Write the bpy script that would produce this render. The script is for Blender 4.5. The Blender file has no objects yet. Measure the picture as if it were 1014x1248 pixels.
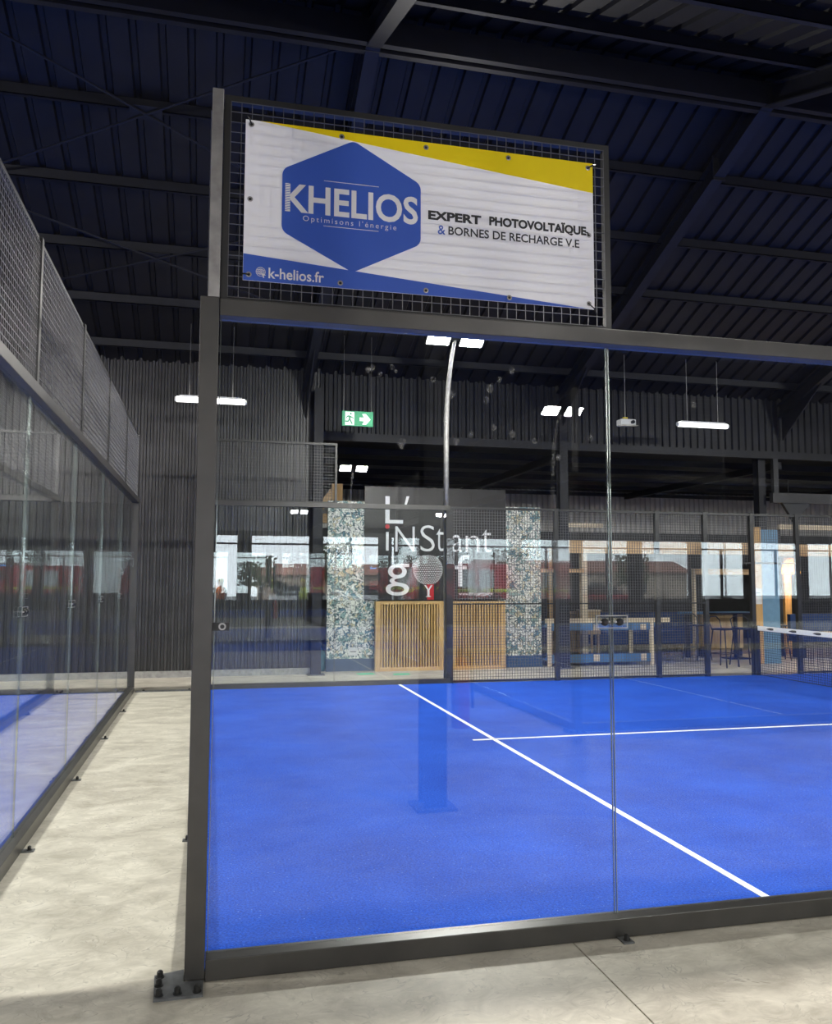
import bpy, math, random
from mathutils import Matrix, Vector
random.seed(7)
C = bpy.context.scene.collection
S = bpy.context.scene
PI = math.pi

# ---------------------------------------------------------------- camera, sky, exposure
cam = bpy.data.objects.new('camera', bpy.data.cameras.new('camera'))
C.objects.link(cam)
yaw, pitch, roll = .2373, .0827, .0024
fw = Vector((math.sin(yaw) * math.cos(pitch), math.cos(yaw) * math.cos(pitch), math.sin(pitch)))
rt = Vector((math.cos(yaw), -math.sin(yaw), 0)); up = rt.cross(fw)
r2 = rt * math.cos(roll) + up * math.sin(roll); u2 = up * math.cos(roll) - rt * math.sin(roll)
M4 = Matrix((r2, u2, -fw)).transposed().to_4x4(); M4.translation = (-.005, -4.04, 1.749)
cam.matrix_world = M4
cam.data.sensor_fit = 'VERTICAL'; cam.data.sensor_height = 36; cam.data.sensor_width = 36
cam.data.lens = 36 * 1023.33 / 1248; cam.data.clip_start = .05; cam.data.clip_end = 400
S.camera = cam
W = bpy.data.worlds.new('overcast_sky'); S.world = W; W.use_nodes = True
bg = W.node_tree.nodes['Background']
bg.inputs[0].default_value = (.86, .93, 1, 1); bg.inputs[1].default_value = 10.0
S.view_settings.view_transform = 'Standard'; S.view_settings.look = 'None'
S.view_settings.exposure = 0.0; S.view_settings.gamma = 1.0; S.view_settings.use_curve_mapping = False
S.cycles.transparent_max_bounces = 32; S.cycles.max_bounces = 8
S.cycles.diffuse_bounces = 4; S.cycles.glossy_bounces = 5
S.cycles.sample_clamp_indirect = 6
FLOOD = 235.0            # watts of one floodlight head

# ---------------------------------------------------------------- materials
MATS = {}
def nt(name):
    m = bpy.data.materials.new(name); m.use_nodes = True; MATS[name] = m
    return m, m.node_tree.nodes, m.node_tree.links, m.node_tree.nodes['Principled BSDF']
def plain(name, col, rough=.6, metal=0, spec=.5, vary=.12, scale=9, bump=0, bscale=60):
    m, n, l, b = nt(name)
    b.inputs['Roughness'].default_value = rough; b.inputs['Metallic'].default_value = metal
    b.inputs['Specular IOR Level'].default_value = spec
    g = n.new('ShaderNodeNewGeometry'); t = n.new('ShaderNodeTexNoise'); t.inputs['Scale'].default_value = scale
    t.inputs['Detail'].default_value = 4
    l.new(g.outputs['Position'], t.inputs['Vector'])
    r = n.new('ShaderNodeMapRange'); r.inputs['To Min'].default_value = 1 - vary; r.inputs['To Max'].default_value = 1 + vary
    r.inputs['From Min'].default_value = .3; r.inputs['From Max'].default_value = .7
    l.new(t.outputs['Fac'], r.inputs['Value'])
    x = n.new('ShaderNodeVectorMath'); x.operation = 'SCALE'; x.inputs[0].default_value = col
    l.new(r.outputs[0], x.inputs['Scale']); l.new(x.outputs[0], b.inputs['Base Color'])
    if bump:
        t2 = n.new('ShaderNodeTexNoise'); t2.inputs['Scale'].default_value = bscale; l.new(g.outputs['Position'], t2.inputs['Vector'])
        bp = n.new('ShaderNodeBump'); bp.inputs['Strength'].default_value = bump; bp.inputs['Distance'].default_value = .01
        l.new(t2.outputs['Fac'], bp.inputs['Height']); l.new(bp.outputs[0], b.inputs['Normal'])
    return m
def emit(name, col, st):
    m, n, l, b = nt(name)
    b.inputs['Base Color'].default_value = (*col, 1); b.inputs['Emission Color'].default_value = (*col, 1)
    b.inputs['Emission Strength'].default_value = st
    return m

def concrete():
    m, n, l, b = nt('concrete')
    g = n.new('ShaderNodeNewGeometry')
    mp = n.new('ShaderNodeMapping'); mp.inputs['Scale'].default_value = (1.7, 2.3, 1); l.new(g.outputs['Position'], mp.inputs['Vector'])
    a = n.new('ShaderNodeTexNoise'); a.inputs['Scale'].default_value = .9; a.inputs['Detail'].default_value = 8; a.inputs['Distortion'].default_value = 1.6
    l.new(mp.outputs[0], a.inputs['Vector'])
    f = n.new('ShaderNodeTexNoise'); f.inputs['Scale'].default_value = 3.0; f.inputs['Detail'].default_value = 9; f.inputs['Roughness'].default_value = .68; f.inputs['Distortion'].default_value = 2.2
    l.new(mp.outputs[0], f.inputs['Vector'])
    # trowel swirls: thin dark arcs
    v = n.new('ShaderNodeTexNoise'); v.inputs['Scale'].default_value = 1.9; v.inputs['Detail'].default_value = 3; v.inputs['Distortion'].default_value = 3.0
    l.new(mp.outputs[0], v.inputs['Vector'])
    ab = n.new('ShaderNodeMath'); ab.operation = 'SUBTRACT'; ab.inputs[1].default_value = .5; l.new(v.outputs['Fac'], ab.inputs[0])
    ab2 = n.new('ShaderNodeMath'); ab2.operation = 'ABSOLUTE'; l.new(ab.outputs[0], ab2.inputs[0])
    sr = n.new('ShaderNodeMapRange'); sr.inputs['From Min'].default_value = 0; sr.inputs['From Max'].default_value = .03
    sr.inputs['To Min'].default_value = .50; sr.inputs['To Max'].default_value = 1; l.new(ab2.outputs[0], sr.inputs['Value'])
    msk = n.new('ShaderNodeMapRange'); msk.inputs['From Min'].default_value = .46; msk.inputs['From Max'].default_value = .66; l.new(f.outputs['Fac'], msk.inputs['Value'])
    mx = n.new('ShaderNodeMix'); mx.data_type = 'FLOAT'; mx.inputs[2].default_value = 1.0
    l.new(msk.outputs[0], mx.inputs[0]); l.new(sr.outputs[0], mx.inputs[3])
    cr = n.new('ShaderNodeValToRGB'); e = cr.color_ramp.elements
    e[0].position = .33; e[0].color = (.31, .28, .225, 1); e[1].position = .62; e[1].color = (.60, .56, .475, 1)
    ad = n.new('ShaderNodeMix'); ad.data_type = 'FLOAT'; ad.inputs[0].default_value = .45
    l.new(a.outputs['Fac'], ad.inputs[2]); l.new(f.outputs['Fac'], ad.inputs[3]); l.new(ad.outputs[0], cr.inputs[0])
    x = n.new('ShaderNodeVectorMath'); x.operation = 'SCALE'; l.new(cr.outputs[0], x.inputs[0]); l.new(mx.outputs[0], x.inputs['Scale'])
    l.new(x.outputs[0], b.inputs['Base Color'])
    rr = n.new('ShaderNodeMapRange'); rr.inputs['To Min'].default_value = .38; rr.inputs['To Max'].default_value = .62; l.new(f.outputs['Fac'], rr.inputs['Value']); l.new(rr.outputs[0], b.inputs['Roughness'])
    b.inputs['Specular IOR Level'].default_value = .35
concrete()

def turf():
    m, n, l, b = nt('turf')
    g = n.new('ShaderNodeNewGeometry')
    f = n.new('ShaderNodeTexNoise'); f.inputs['Scale'].default_value = 75; f.inputs['Detail'].default_value = 5; l.new(g.outputs['Position'], f.inputs['Vector'])
    a = n.new('ShaderNodeTexNoise'); a.inputs['Scale'].default_value = 1.1; a.inputs['Detail'].default_value = 5; l.new(g.outputs['Position'], a.inputs['Vector'])
    ad = n.new('ShaderNodeMix'); ad.data_type = 'FLOAT'; ad.inputs[0].default_value = .3
    l.new(f.outputs['Fac'], ad.inputs[2]); l.new(a.outputs['Fac'], ad.inputs[3])
    cr = n.new('ShaderNodeValToRGB'); e = cr.color_ramp.elements
    e[0].position = .36; e[0].color = (.004, .034, .27, 1); e[1].position = .64; e[1].color = (.014, .100, .62, 1)
    l.new(ad.outputs[0], cr.inputs[0])
    # grains of silica sand
    w = n.new('ShaderNodeTexVoronoi'); w.inputs['Scale'].default_value = 22; l.new(g.outputs['Position'], w.inputs['Vector'])
    mr = n.new('ShaderNodeMapRange'); mr.inputs['From Min'].default_value = .055; mr.inputs['From Max'].default_value = .075; mr.inputs['To Min'].default_value = .55; mr.inputs['To Max'].default_value = 0
    l.new(w.outputs['Distance'], mr.inputs['Value'])
    mx = n.new('ShaderNodeMix'); mx.data_type = 'RGBA'; mx.inputs[7].default_value = (.5, .6, .8, 1)
    l.new(mr.outputs[0], mx.inputs[0]); l.new(cr.outputs[0], mx.inputs[6]); l.new(mx.outputs[2], b.inputs['Base Color'])
    b.inputs['Roughness'].default_value = .9; b.inputs['Specular IOR Level'].default_value = .15
    bp = n.new('ShaderNodeBump'); bp.inputs['Strength'].default_value = .5; bp.inputs['Distance'].default_value = .012
    l.new(f.outputs['Fac'], bp.inputs['Height']); l.new(bp.outputs[0], b.inputs['Normal'])
turf()

def glass(name, f0=.045, tint=(.955, .975, .97), rough=0.0):
    # clear pane: part of the light mirrored at each face, the rest passes straight on
    m, n, l, b = nt(name); n.remove(b)
    g = n.new('ShaderNodeNewGeometry')
    d = n.new('ShaderNodeVectorMath'); d.operation = 'DOT_PRODUCT'; l.new(g.outputs['Incoming'], d.inputs[0]); l.new(g.outputs['Normal'], d.inputs[1])
    a = n.new('ShaderNodeMath'); a.operation = 'ABSOLUTE'; l.new(d.outputs['Value'], a.inputs[0])
    s = n.new('ShaderNodeMath'); s.operation = 'SUBTRACT'; s.inputs[0].default_value = 1; l.new(a.outputs[0], s.inputs[1])
    p = n.new('ShaderNodeMath'); p.operation = 'POWER'; p.inputs[1].default_value = 5; l.new(s.outputs[0], p.inputs[0])
    q = n.new('ShaderNodeMath'); q.operation = 'MULTIPLY_ADD'; q.inputs[1].default_value = 1 - f0; q.inputs[2].default_value = f0; l.new(p.outputs[0], q.inputs[0])
    q.use_clamp = True
    t = n.new('ShaderNodeBsdfTransparent'); t.inputs[0].default_value = (*tint, 1)
    k = n.new('ShaderNodeBsdfGlossy'); k.inputs['Roughness'].default_value = rough; k.inputs['Color'].default_value = (1, 1, 1, 1)
    mx = n.new('ShaderNodeMixShader'); l.new(q.outputs[0], mx.inputs[0]); l.new(t.outputs[0], mx.inputs[1]); l.new(k.outputs[0], mx.inputs[2])
    l.new(mx.outputs[0], n['Material Output'].inputs['Surface'])
    return m
glass('glass'); glass('window_glass', .04, (.97, .98, .98)); glass('clear_plastic', .14, (.93, .95, .95), .02)

def dust():
    m, n, l, b = nt('dust'); b.inputs['Base Color'].default_value = (.7, .7, .68, 1); b.inputs['Roughness'].default_value = 1
    t = n.new('ShaderNodeBsdfTransparent'); g = n.new('ShaderNodeNewGeometry'); z = n.new('ShaderNodeTexNoise'); z.inputs['Scale'].default_value = 60
    l.new(g.outputs['Position'], z.inputs['Vector']); r = n.new('ShaderNodeMapRange'); r.inputs['From Min'].default_value = .35; r.inputs['From Max'].default_value = .65; r.inputs['To Max'].default_value = .13
    l.new(z.outputs['Fac'], r.inputs['Value']); x = n.new('ShaderNodeMixShader'); l.new(r.outputs[0], x.inputs[0]); l.new(t.outputs[0], x.inputs[1]); l.new(b.outputs[0], x.inputs[2]); l.new(x.outputs[0], n['Material Output'].inputs['Surface'])
dust()
def banner_cloth(name, col):
    m, n, l, b = nt(name)
    b.inputs['Base Color'].default_value = (*col, 1); b.inputs['Roughness'].default_value = .45
    t = n.new('ShaderNodeBsdfTranslucent'); t.inputs[0].default_value = (*col, 1)
    mx = n.new('ShaderNodeMixShader'); mx.inputs[0].default_value = .34
    l.new(b.outputs[0], mx.inputs[1]); l.new(t.outputs[0], mx.inputs[2]); l.new(mx.outputs[0], n['Material Output'].inputs['Surface'])
banner_cloth('banner_white', (.92, .91, .91)); banner_cloth('banner_yellow', (1.0, .84, .0)); banner_cloth('lamp_straw', (.80, .42, .10)); banner_cloth('banner_blue', (.06, .16, .66))
plain('ink_black', (.02, .02, .022), .5, vary=.05); plain('ink_blue', (.05, .12, .5), .5, vary=.03); plain('ink_white', (.8, .8, .82), .5, vary=.02)

def wallpaper():
    m, n, l, b = nt('wallpaper')
    g = n.new('ShaderNodeNewGeometry')
    nz = n.new('ShaderNodeTexNoise'); nz.inputs['Scale'].default_value = 9; nz.inputs['Detail'].default_value = 2; l.new(g.outputs['Position'], nz.inputs['Vector'])
    sc = n.new('ShaderNodeVectorMath'); sc.operation = 'MULTIPLY_ADD'; sc.inputs[1].default_value = (.35, .35, .35); l.new(nz.outputs['Color'], sc.inputs[0]); l.new(g.outputs['Position'], sc.inputs[2])
    v = n.new('ShaderNodeTexVoronoi'); v.inputs['Scale'].default_value = 13; v.feature = 'DISTANCE_TO_EDGE'; l.new(sc.outputs[0], v.inputs['Vector'])
    v2 = n.new('ShaderNodeTexVoronoi'); v2.inputs['Scale'].default_value = 13; l.new(sc.outputs[0], v2.inputs['Vector'])
    cr = n.new('ShaderNodeValToRGB'); cr.color_ramp.interpolation = 'CONSTANT'; e = cr.color_ramp.elements
    e[0].position = 0; e[0].color = (.86, .87, .78, 1); e[1].position = .45; e[1].color = (.30, .45, .42, 1)
    for pos, col in ((.6, (.88, .87, .82, 1)), (.78, (.12, .24, .30, 1)), (.88, (.70, .62, .42, 1))):
        q = e.new(pos); q.color = col
    sx = n.new('ShaderNodeSeparateColor'); l.new(v2.outputs['Color'], sx.inputs[0]); l.new(sx.outputs[0], cr.inputs[0])
    mr = n.new('ShaderNodeMapRange'); mr.inputs['From Min'].default_value = .05; mr.inputs['From Max'].default_value = .09; l.new(v.outputs['Distance'], mr.inputs['Value'])
    mx = n.new('ShaderNodeMix'); mx.data_type = 'RGBA'; mx.inputs[6].default_value = (.03, .07, .085, 1)
    l.new(mr.outputs[0], mx.inputs[0]); l.new(cr.outputs[0], mx.inputs[7]); l.new(mx.outputs[2], b.inputs['Base Color'])
    b.inputs['Roughness'].default_value = .6
wallpaper()

def wood(name, c0, c1, ax=0, scale=5):
    m, n, l, b = nt(name)
    g = n.new('ShaderNodeNewGeometry'); mp = n.new('ShaderNodeMapping')
    s = [14, 14, 14]; s[ax] = .9; mp.inputs['Scale'].default_value = s; l.new(g.outputs['Position'], mp.inputs['Vector'])
    t = n.new('ShaderNodeTexNoise'); t.inputs['Scale'].default_value = scale * .4; t.inputs['Detail'].default_value = 6; l.new(mp.outputs[0], t.inputs['Vector'])
    cr = n.new('ShaderNodeValToRGB'); e = cr.color_ramp.elements
    e[0].position = .35; e[0].color = (*c0, 1); e[1].position = .65; e[1].color = (*c1, 1)
    l.new(t.outputs['Fac'], cr.inputs[0]); l.new(cr.outputs[0], b.inputs['Base Color']); b.inputs['Roughness'].default_value = .5
wood('oak_vertical', (.52, .31, .10), (.72, .47, .19), 2); wood('oak_horizontal', (.55, .33, .12), (.75, .50, .22), 0)
wood('pine', (.74, .46, .22), (.90, .62, .34), 0); wood('pine_vertical', (.55, .30, .10), (.72, .45, .18), 2)
wood('pale_wood', (.62, .50, .34), (.78, .66, .48), 0); wood('plywood', (.40, .27, .14), (.52, .37, .20), 2)

plain('black_metal', (.016, .016, .016), .36, 0, .6, .25, 7)
plain('frame_metal', (.042, .039, .035), .36, .25, .9, .2, 6)
plain('navy_metal', (.012, .016, .045), .4, 0, .5, .1)
plain('wire', (.13, .13, .135), .35, .5, .5, .1)
plain('pane_rim', (.30, .34, .33), .14, .7, .6, .1)
plain('steel', (.38, .37, .36), .38, .85, .5, .2, 14)
plain('plate_steel', (.13, .135, .14), .45, .4, .5, .3, 18)
plain('bolt_metal', (.02, .02, .02), .4, .2, .5, .1)
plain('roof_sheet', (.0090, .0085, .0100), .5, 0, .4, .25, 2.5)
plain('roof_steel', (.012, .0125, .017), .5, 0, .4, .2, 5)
plain('cladding', (.052, .051, .053), .36, .25, .5, .18, 3)
plain('cladding_light', (.52, .50, .48), .42, .2, .5, .12, 3)
plain('cladding_dark', (.032, .033, .036), .5, 0, .4, .2, 3)
plain('line_paint', (.82, .83, .86), .8, vary=.04, scale=40)
plain('sign_board', (.030, .029, .030), .25, 0, .35, .15, 4)
plain('white_plastic', (.78, .78, .76), .4, vary=.03)
plain('blue_paint', (.06, .17, .34), .5, vary=.1); plain('light_blue_paint', (.15, .29, .42), .55, vary=.08)
plain('plinth_blue', (.025, .07, .14), .5, vary=.1)
plain('royal_fabric', (.015, .045, .15), .8, vary=.15, scale=30)
plain('teal_fabric', (.01, .12, .15), .8, vary=.35, scale=18)
plain('exit_green', (.02, .30, .13), .4, vary=.03); plain('green_tape', (.10, .62, .33), .6, vary=.08, scale=30)
plain('red_paint', (.50, .015, .025), .3, vary=.06); plain('orange_vest', (.9, .19, .02), .7, vary=.1, scale=20)
plain('yellow_vest', (.62, .72, .05), .7, vary=.1, scale=20); plain('dark_cloth', (.03, .035, .06), .85); plain('skin', (.48, .29, .2), .6)
plain('rubber', (.015, .015, .016), .8); plain('asphalt', (.10, .10, .10), .9, vary=.2); plain('bark', (.09, .06, .04), .9, bump=.4)
plain('leaf', (.06, .085, .03), .8, vary=.5, scale=4); plain('house_render', (.42, .33, .26), .8); plain('roof_tile', (.22, .09, .06), .8)
plain('car_white', (.7, .72, .74), .25, vary=.02); plain('dark_glass', (.03, .035, .04), .08, vary=.02)
plain('net_cord', (.012, .014, .03), .7, vary=.1); plain('net_tape', (.80, .80, .80), .6, vary=.03)
plain('yellow_plastic', (.7, .55, .05), .5)
emit('flood_lens', (1, .98, .94), 85); emit('tube_glow', (1, .98, .95), 3.2); emit('warm_bulb', (1, .62, .22), 9); emit('exit_white', (.9, 1, .95), .35)
emit('blue_beacon', (.05, .35, 1), 8)
def M(n): return MATS[n]

# ---------------------------------------------------------------- helpers
class MB:
    def __init__(s): s.v = []; s.f = []
    def box(s, x0, x1, y0, y1, z0, z1):
        if x0 > x1: x0, x1 = x1, x0
        if y0 > y1: y0, y1 = y1, y0
        if z0 > z1: z0, z1 = z1, z0
        i = len(s.v)
        s.v += [(x0, y0, z0), (x1, y0, z0), (x1, y1, z0), (x0, y1, z0), (x0, y0, z1), (x1, y0, z1), (x1, y1, z1), (x0, y1, z1)]
        s.f += [(i, i + 3, i + 2, i + 1), (i + 4, i + 5, i + 6, i + 7), (i, i + 1, i + 5, i + 4), (i + 1, i + 2, i + 6, i + 5), (i + 2, i + 3, i + 7, i + 6), (i + 3, i, i + 4, i + 7)]
        return s
    def tube(s, pts, r, n=8, caps=True):
        pts = [Vector(p) for p in pts]; rs = r if isinstance(r, (list, tuple)) else [r] * len(pts)
        i0 = len(s.v); ref = None
        for k, p in enumerate(pts):
            d = (pts[min(k + 1, len(pts) - 1)] - pts[max(k - 1, 0)]).normalized()
            if ref is None: ref = Vector((0, 0, 1)) if abs(d.z) < .9 else Vector((1, 0, 0))
            a = d.cross(ref).normalized(); b = d.cross(a).normalized(); ref = -b if False else ref
            for j in range(n):
                t = 2 * PI * (j + .5) / n
                s.v.append(tuple(p + (a * math.cos(t) + b * math.sin(t)) * rs[k]))
        for k in range(len(pts) - 1):
            for j in range(n):
                a = i0 + k * n + j; b = i0 + k * n + (j + 1) % n
                s.f.append((a, b, b + n, a + n))
        if caps:
            s.f.append(tuple(i0 + j for j in reversed(range(n)))); s.f.append(tuple(i0 + (len(pts) - 1) * n + j for j in range(n)))
        return s
    def prism(s, poly, off):
        i = len(s.v); n = len(poly); o = Vector(off)
        s.v += [tuple(p) for p in poly] + [tuple(Vector(p) + o) for p in poly]
        s.f += [tuple(range(i, i + n)), tuple(reversed(range(i + n, i + 2 * n)))]
        s.f += [(i + (k + 1) % n, i + k, i + n + k, i + n + (k + 1) % n) for k in range(n)]
        return s
    def lathe(s, prof, c, n=16, axis='z'):
        i = len(s.v)
        for (r, h) in prof:
            for j in range(n):
                t = 2 * PI * j / n; a, b = r * math.cos(t), r * math.sin(t)
                s.v.append({'z': (c[0] + a, c[1] + b, c[2] + h), 'y': (c[0] + a, c[1] + h, c[2] + b), 'x': (c[0] + h, c[1] + a, c[2] + b)}[axis])
        for k in range(len(prof) - 1):
            for j in range(n):
                s.f.append((i + k * n + j, i + k * n + (j + 1) % n, i + (k + 1) * n + (j + 1) % n, i + (k + 1) * n + j))
        s.f.append(tuple(i + j for j in reversed(range(n)))); s.f.append(tuple(i + (len(prof) - 1) * n + j for j in range(n)))
        return s
    def build(s, name, mat, parent=None, smooth=False, origin=None, bevel=0):
        o0 = Vector(parent['_w']) if parent is not None and '_w' in parent.keys() else Vector((0, 0, 0))
        own = Vector(origin) if origin is not None else (o0 if parent is not None else Vector((0, 0, 0)))
        me = bpy.data.meshes.new(name)
        me.from_pydata([tuple(Vector(p) - own) for p in s.v], [], s.f)
        import bmesh
        bm = bmesh.new(); bm.from_mesh(me); bmesh.ops.recalc_face_normals(bm, faces=bm.faces); bm.to_mesh(me); bm.free()
        if smooth:
            for p in me.polygons: p.use_smooth = True
        me.materials.append(M(mat)); o = bpy.data.objects.new(name, me); C.objects.link(o)
        o.location = own - o0 if parent is not None else own
        if parent is not None: o.parent = parent
        if bevel:
            b = o.modifiers.new('bevel', 'BEVEL'); b.width = bevel; b.segments = 2; b.limit_method = 'ANGLE'
        return _w(o, own)
ORIG = {}
def _w(o, v): o['_w'] = tuple(v); return o
def box(name, mat, x0, x1, y0, y1, z0, z1, parent=None, bevel=0): return MB().box(x0, x1, y0, y1, z0, z1).build(name, mat, parent, bevel=bevel)
def thing(name, label, cat, loc, group=None):
    o = bpy.data.objects.new(name, None); C.objects.link(o); o.location = loc; o.empty_display_size = .2
    return tag(_w(o, loc), label, cat, group)
def tag(o, label, cat, group=None):
    o['label'] = label; o['category'] = cat
    if group: o['group'] = group
    return o
def struct(o, label=None, cat=None):
    o['kind'] = 'structure'
    if label: o['label'] = label
    if cat: o['category'] = cat
    return o
def stuff(o): o['kind'] = 'stuff'; return o
def copy_tree(o, delta, label=None, parent=None):
    c = o.copy(); C.objects.link(c)
    if parent is None: c.location = Vector(o.location) + Vector(delta); c['_w'] = tuple(Vector(o['_w']) + Vector(delta))
    else: c.parent = parent
    if label: c['label'] = label
    for ch in list(o.children): copy_tree(ch, delta, None, c)
    return c
def glyphs(body, bold, spacing):
    cu = bpy.data.curves.new('glyphs', 'FONT'); cu.body = body; cu.extrude = .01; cu.offset = bold; cu.space_character = spacing; cu.resolution_u = 4
    t = bpy.data.objects.new('glyphs', cu); C.objects.link(t); dg = bpy.context.evaluated_depsgraph_get()
    me = bpy.data.meshes.new_from_object(t.evaluated_get(dg)); bpy.data.objects.remove(t); bpy.data.curves.remove(cu)
    xs = [v.co.x for v in me.vertices]; ys = [v.co.y for v in me.vertices]
    return me, min(xs), max(xs), min(ys), max(ys)
def text(name, mat, s, x0, x1, z0, z1, y, parent, depth=.002, bold=0, spacing=1.0):
    """flat lettering fitted to a rectangle of an x-z plane, one mesh for each word"""
    _, a, b, c, d = glyphs(s, bold, spacing); w = Vector(parent['_w']); words = s.split(' ')
    for k, word in enumerate(words):
        me, wa, wb, _, _ = glyphs(word, bold, spacing); dx = glyphs(' '.join(words[:k + 1]), bold, spacing)[2] - wb
        for v in me.vertices:
            u = (v.co.x + dx - a) / (b - a); q = (v.co.y - c) / (d - c)
            v.co = (x0 + (x1 - x0) * u - w.x, y - depth * (v.co.z > 0) - w.y, z0 + (z1 - z0) * q - w.z)
        me.materials.clear(); me.materials.append(M(mat)); o = bpy.data.objects.new(name, me); C.objects.link(o); o.parent = parent; _w(o, w)
    return o

# ---------------------------------------------------------------- floor
SL = -.03
fl = struct(box('floor', 'cladding_dark', -24, 32, -29.4, 19.6, -.2, SL))
XJ = [-24] + [1.74 + 5.3 * k for k in range(-4, 6)] + [32]; YJ = [-29.4, -20.4, -10.4, 12.3, 19.6]
for a, b in zip(XJ, XJ[1:]):
    for c, d in zip(YJ, YJ[1:]):
        box('floor_slab', 'concrete', a + .004, b - .004, c + .004, d - .004, SL, 0, fl)
def court(name, x0, y0, sx, label, group=None):
    t = struct(box(name, 'turf', x0, x0 + sx * 20, y0, y0 + 10, .0005, .014))
    def ln(a, b, c, d): return box('white_line', 'line_paint', a, b, c, d, .014, .0175, t)
    for u in (3.05, 16.95):
        MB().prism([(x0 + sx * (u - .065), y0, .014), (x0 + sx * (u - .015), y0, .014), (x0 + sx * (u + .085), y0 + 10, .014), (x0 + sx * (u + .035), y0 + 10, .014)], (0, 0, .0035)).build('white_line', 'line_paint', t)
    ln(x0 + sx * 2.82, x0 + sx * 17.2, y0 + 4.925, y0 + 4.975)
    return t
court('floor_turf', 0, 0, 1, '')
court('floor_turf', -1.25, 0, -1, '')
court('floor_turf', 4.25, -15.4, 1, '')
struct(box('floor_turf', 'turf', 0, 20, -27.6, -17.6, .0005, .014))
struct(box('floor_turf', 'turf', -22, -2, -15.4, -5.4, .0005, .014))

# ---------------------------------------------------------------- hall shell
def corrugated(name, mat, x0, x1, y, z0, z1, pitch=.115, dep=.035, face=-1, mat2=None, thick=.06):
    """trapezoid sheet standing in an x-z plane, ribs vertical, ribbed face towards face*y"""
    prof = []; n = int((x1 - x0) / pitch)
    for k in range(n):
        x = x0 + k * pitch
        prof += [(x, 0), (x + pitch * .42, 0), (x + pitch * .55, 1), (x + pitch * .87, 1)]
    prof.append((x1, 0))
    mb = MB(); i = 0
    for (x, d) in prof: mb.v += [(x, y + face * dep * d, z0), (x, y + face * dep * d, z1)]
    for k in range(len(prof) - 1): mb.f.append((2 * k, 2 * k + 2, 2 * k + 3, 2 * k + 1))
    j = len(mb.v); mb.v += [(x0, y - face * thick, z0), (x0, y - face * thick, z1), (x1, y - face * thick, z0), (x1, y - face * thick, z1)]
    L = 2 * (len(prof) - 1)
    mb.f += [(j, j + 1, j + 3, j + 2), (0, 1, j + 1, j), (L, j + 2, j + 3, L + 1)]
    mb.f += [tuple([j, j + 2] + [2 * k for k in reversed(range(len(prof)))]), tuple([j + 1] + [2 * k + 1 for k in range(len(prof))] + [j + 3])]
    return mb.build(name, mat)
struct(corrugated('wall_back', 'cladding', -24, 1.85, 12.1, 0, 5.97))
tr = struct(box('baseboard_back', 'steel', -24, 1.85, 12.02, 12.06, 0, .12))
struct(corrugated('wall_back_end', 'cladding', 1.85, 1.86 + .115, 12.1, 0, 5.97))
struct(box('wall_return', 'cladding', 1.80, 1.86, 12.16, 19.5, 0, 5.3))
struct(corrugated('wall_bulkhead', 'roof_steel', 1.98, 30.2, 12.15, 4.62, 5.97, .17))
struct(box('trim_1', 'roof_steel', 1.98, 30.2, 12.02, 12.16, 4.48, 4.64))
struct(corrugated('wall_far', 'cladding_light', 1.86, 30.2, 19.5, 3.25, 4.56, .17))
struct(box('trim_2', 'roof_steel', 1.86, 30.2, 19.36, 19.5, 4.36, 4.46))
struct(box('wall_far_lower', 'cladding_dark', 1.86, 30.2, 19.42, 19.56, 0, 3.25))
struct(box('wall_left', 'cladding_dark', -24.2, -24, -29.4, 19.6, 0, 8.8))
struct(box('wall_right', 'cladding_dark', 32, 32.2, -29.4, 19.6, 0, 8.8))
# roof: ridges over Y = 5.2, -10.2, -25; sheets with upstanding ribs, purlins and rafters
SLP = .375
def zr(y, top=8.42):
    return top - SLP * abs(y - 5.2)
ceil = struct(_w(bpy.data.objects.new('ceiling', None), (0, 0, 8.4))); C.objects.link(ceil); ceil.location = (0, 0, 8.4)
def sheet_mesh(ya, za, yb, zb, w=1.0, ribs=3, dep=.045):
    mb = MB(); prof = []; p = w / ribs
    for k in range(ribs):
        prof += [(k * p, 0), (k * p + p * .70, 0), (k * p + p * .76, dep), (k * p + p * .94, dep)]
    prof.append((w, 0))
    for (x, d) in prof: mb.v += [(x, ya, za + d), (x, yb, zb + d)]
    for k in range(len(prof) - 1): mb.f.append((2 * k, 2 * k + 1, 2 * k + 3, 2 * k + 2))
    return mb
def roof_slope(ya, za, yb, zb, xa, xb):
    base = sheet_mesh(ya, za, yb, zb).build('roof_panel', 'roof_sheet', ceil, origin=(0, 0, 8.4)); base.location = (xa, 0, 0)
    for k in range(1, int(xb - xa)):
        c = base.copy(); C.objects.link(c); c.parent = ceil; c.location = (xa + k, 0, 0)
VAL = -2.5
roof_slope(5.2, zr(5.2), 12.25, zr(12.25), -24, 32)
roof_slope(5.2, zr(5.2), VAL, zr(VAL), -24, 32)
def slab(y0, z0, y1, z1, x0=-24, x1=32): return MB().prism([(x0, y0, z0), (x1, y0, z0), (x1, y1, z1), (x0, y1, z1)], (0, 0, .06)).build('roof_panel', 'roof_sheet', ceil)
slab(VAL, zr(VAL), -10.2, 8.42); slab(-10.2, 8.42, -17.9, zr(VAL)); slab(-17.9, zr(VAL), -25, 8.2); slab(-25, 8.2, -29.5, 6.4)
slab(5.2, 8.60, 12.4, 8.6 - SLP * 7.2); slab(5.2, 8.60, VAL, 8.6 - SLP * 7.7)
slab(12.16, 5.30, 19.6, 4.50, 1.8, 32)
FR = [1.7 + 5.3 * k for k in range(-4, 6)]
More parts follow.
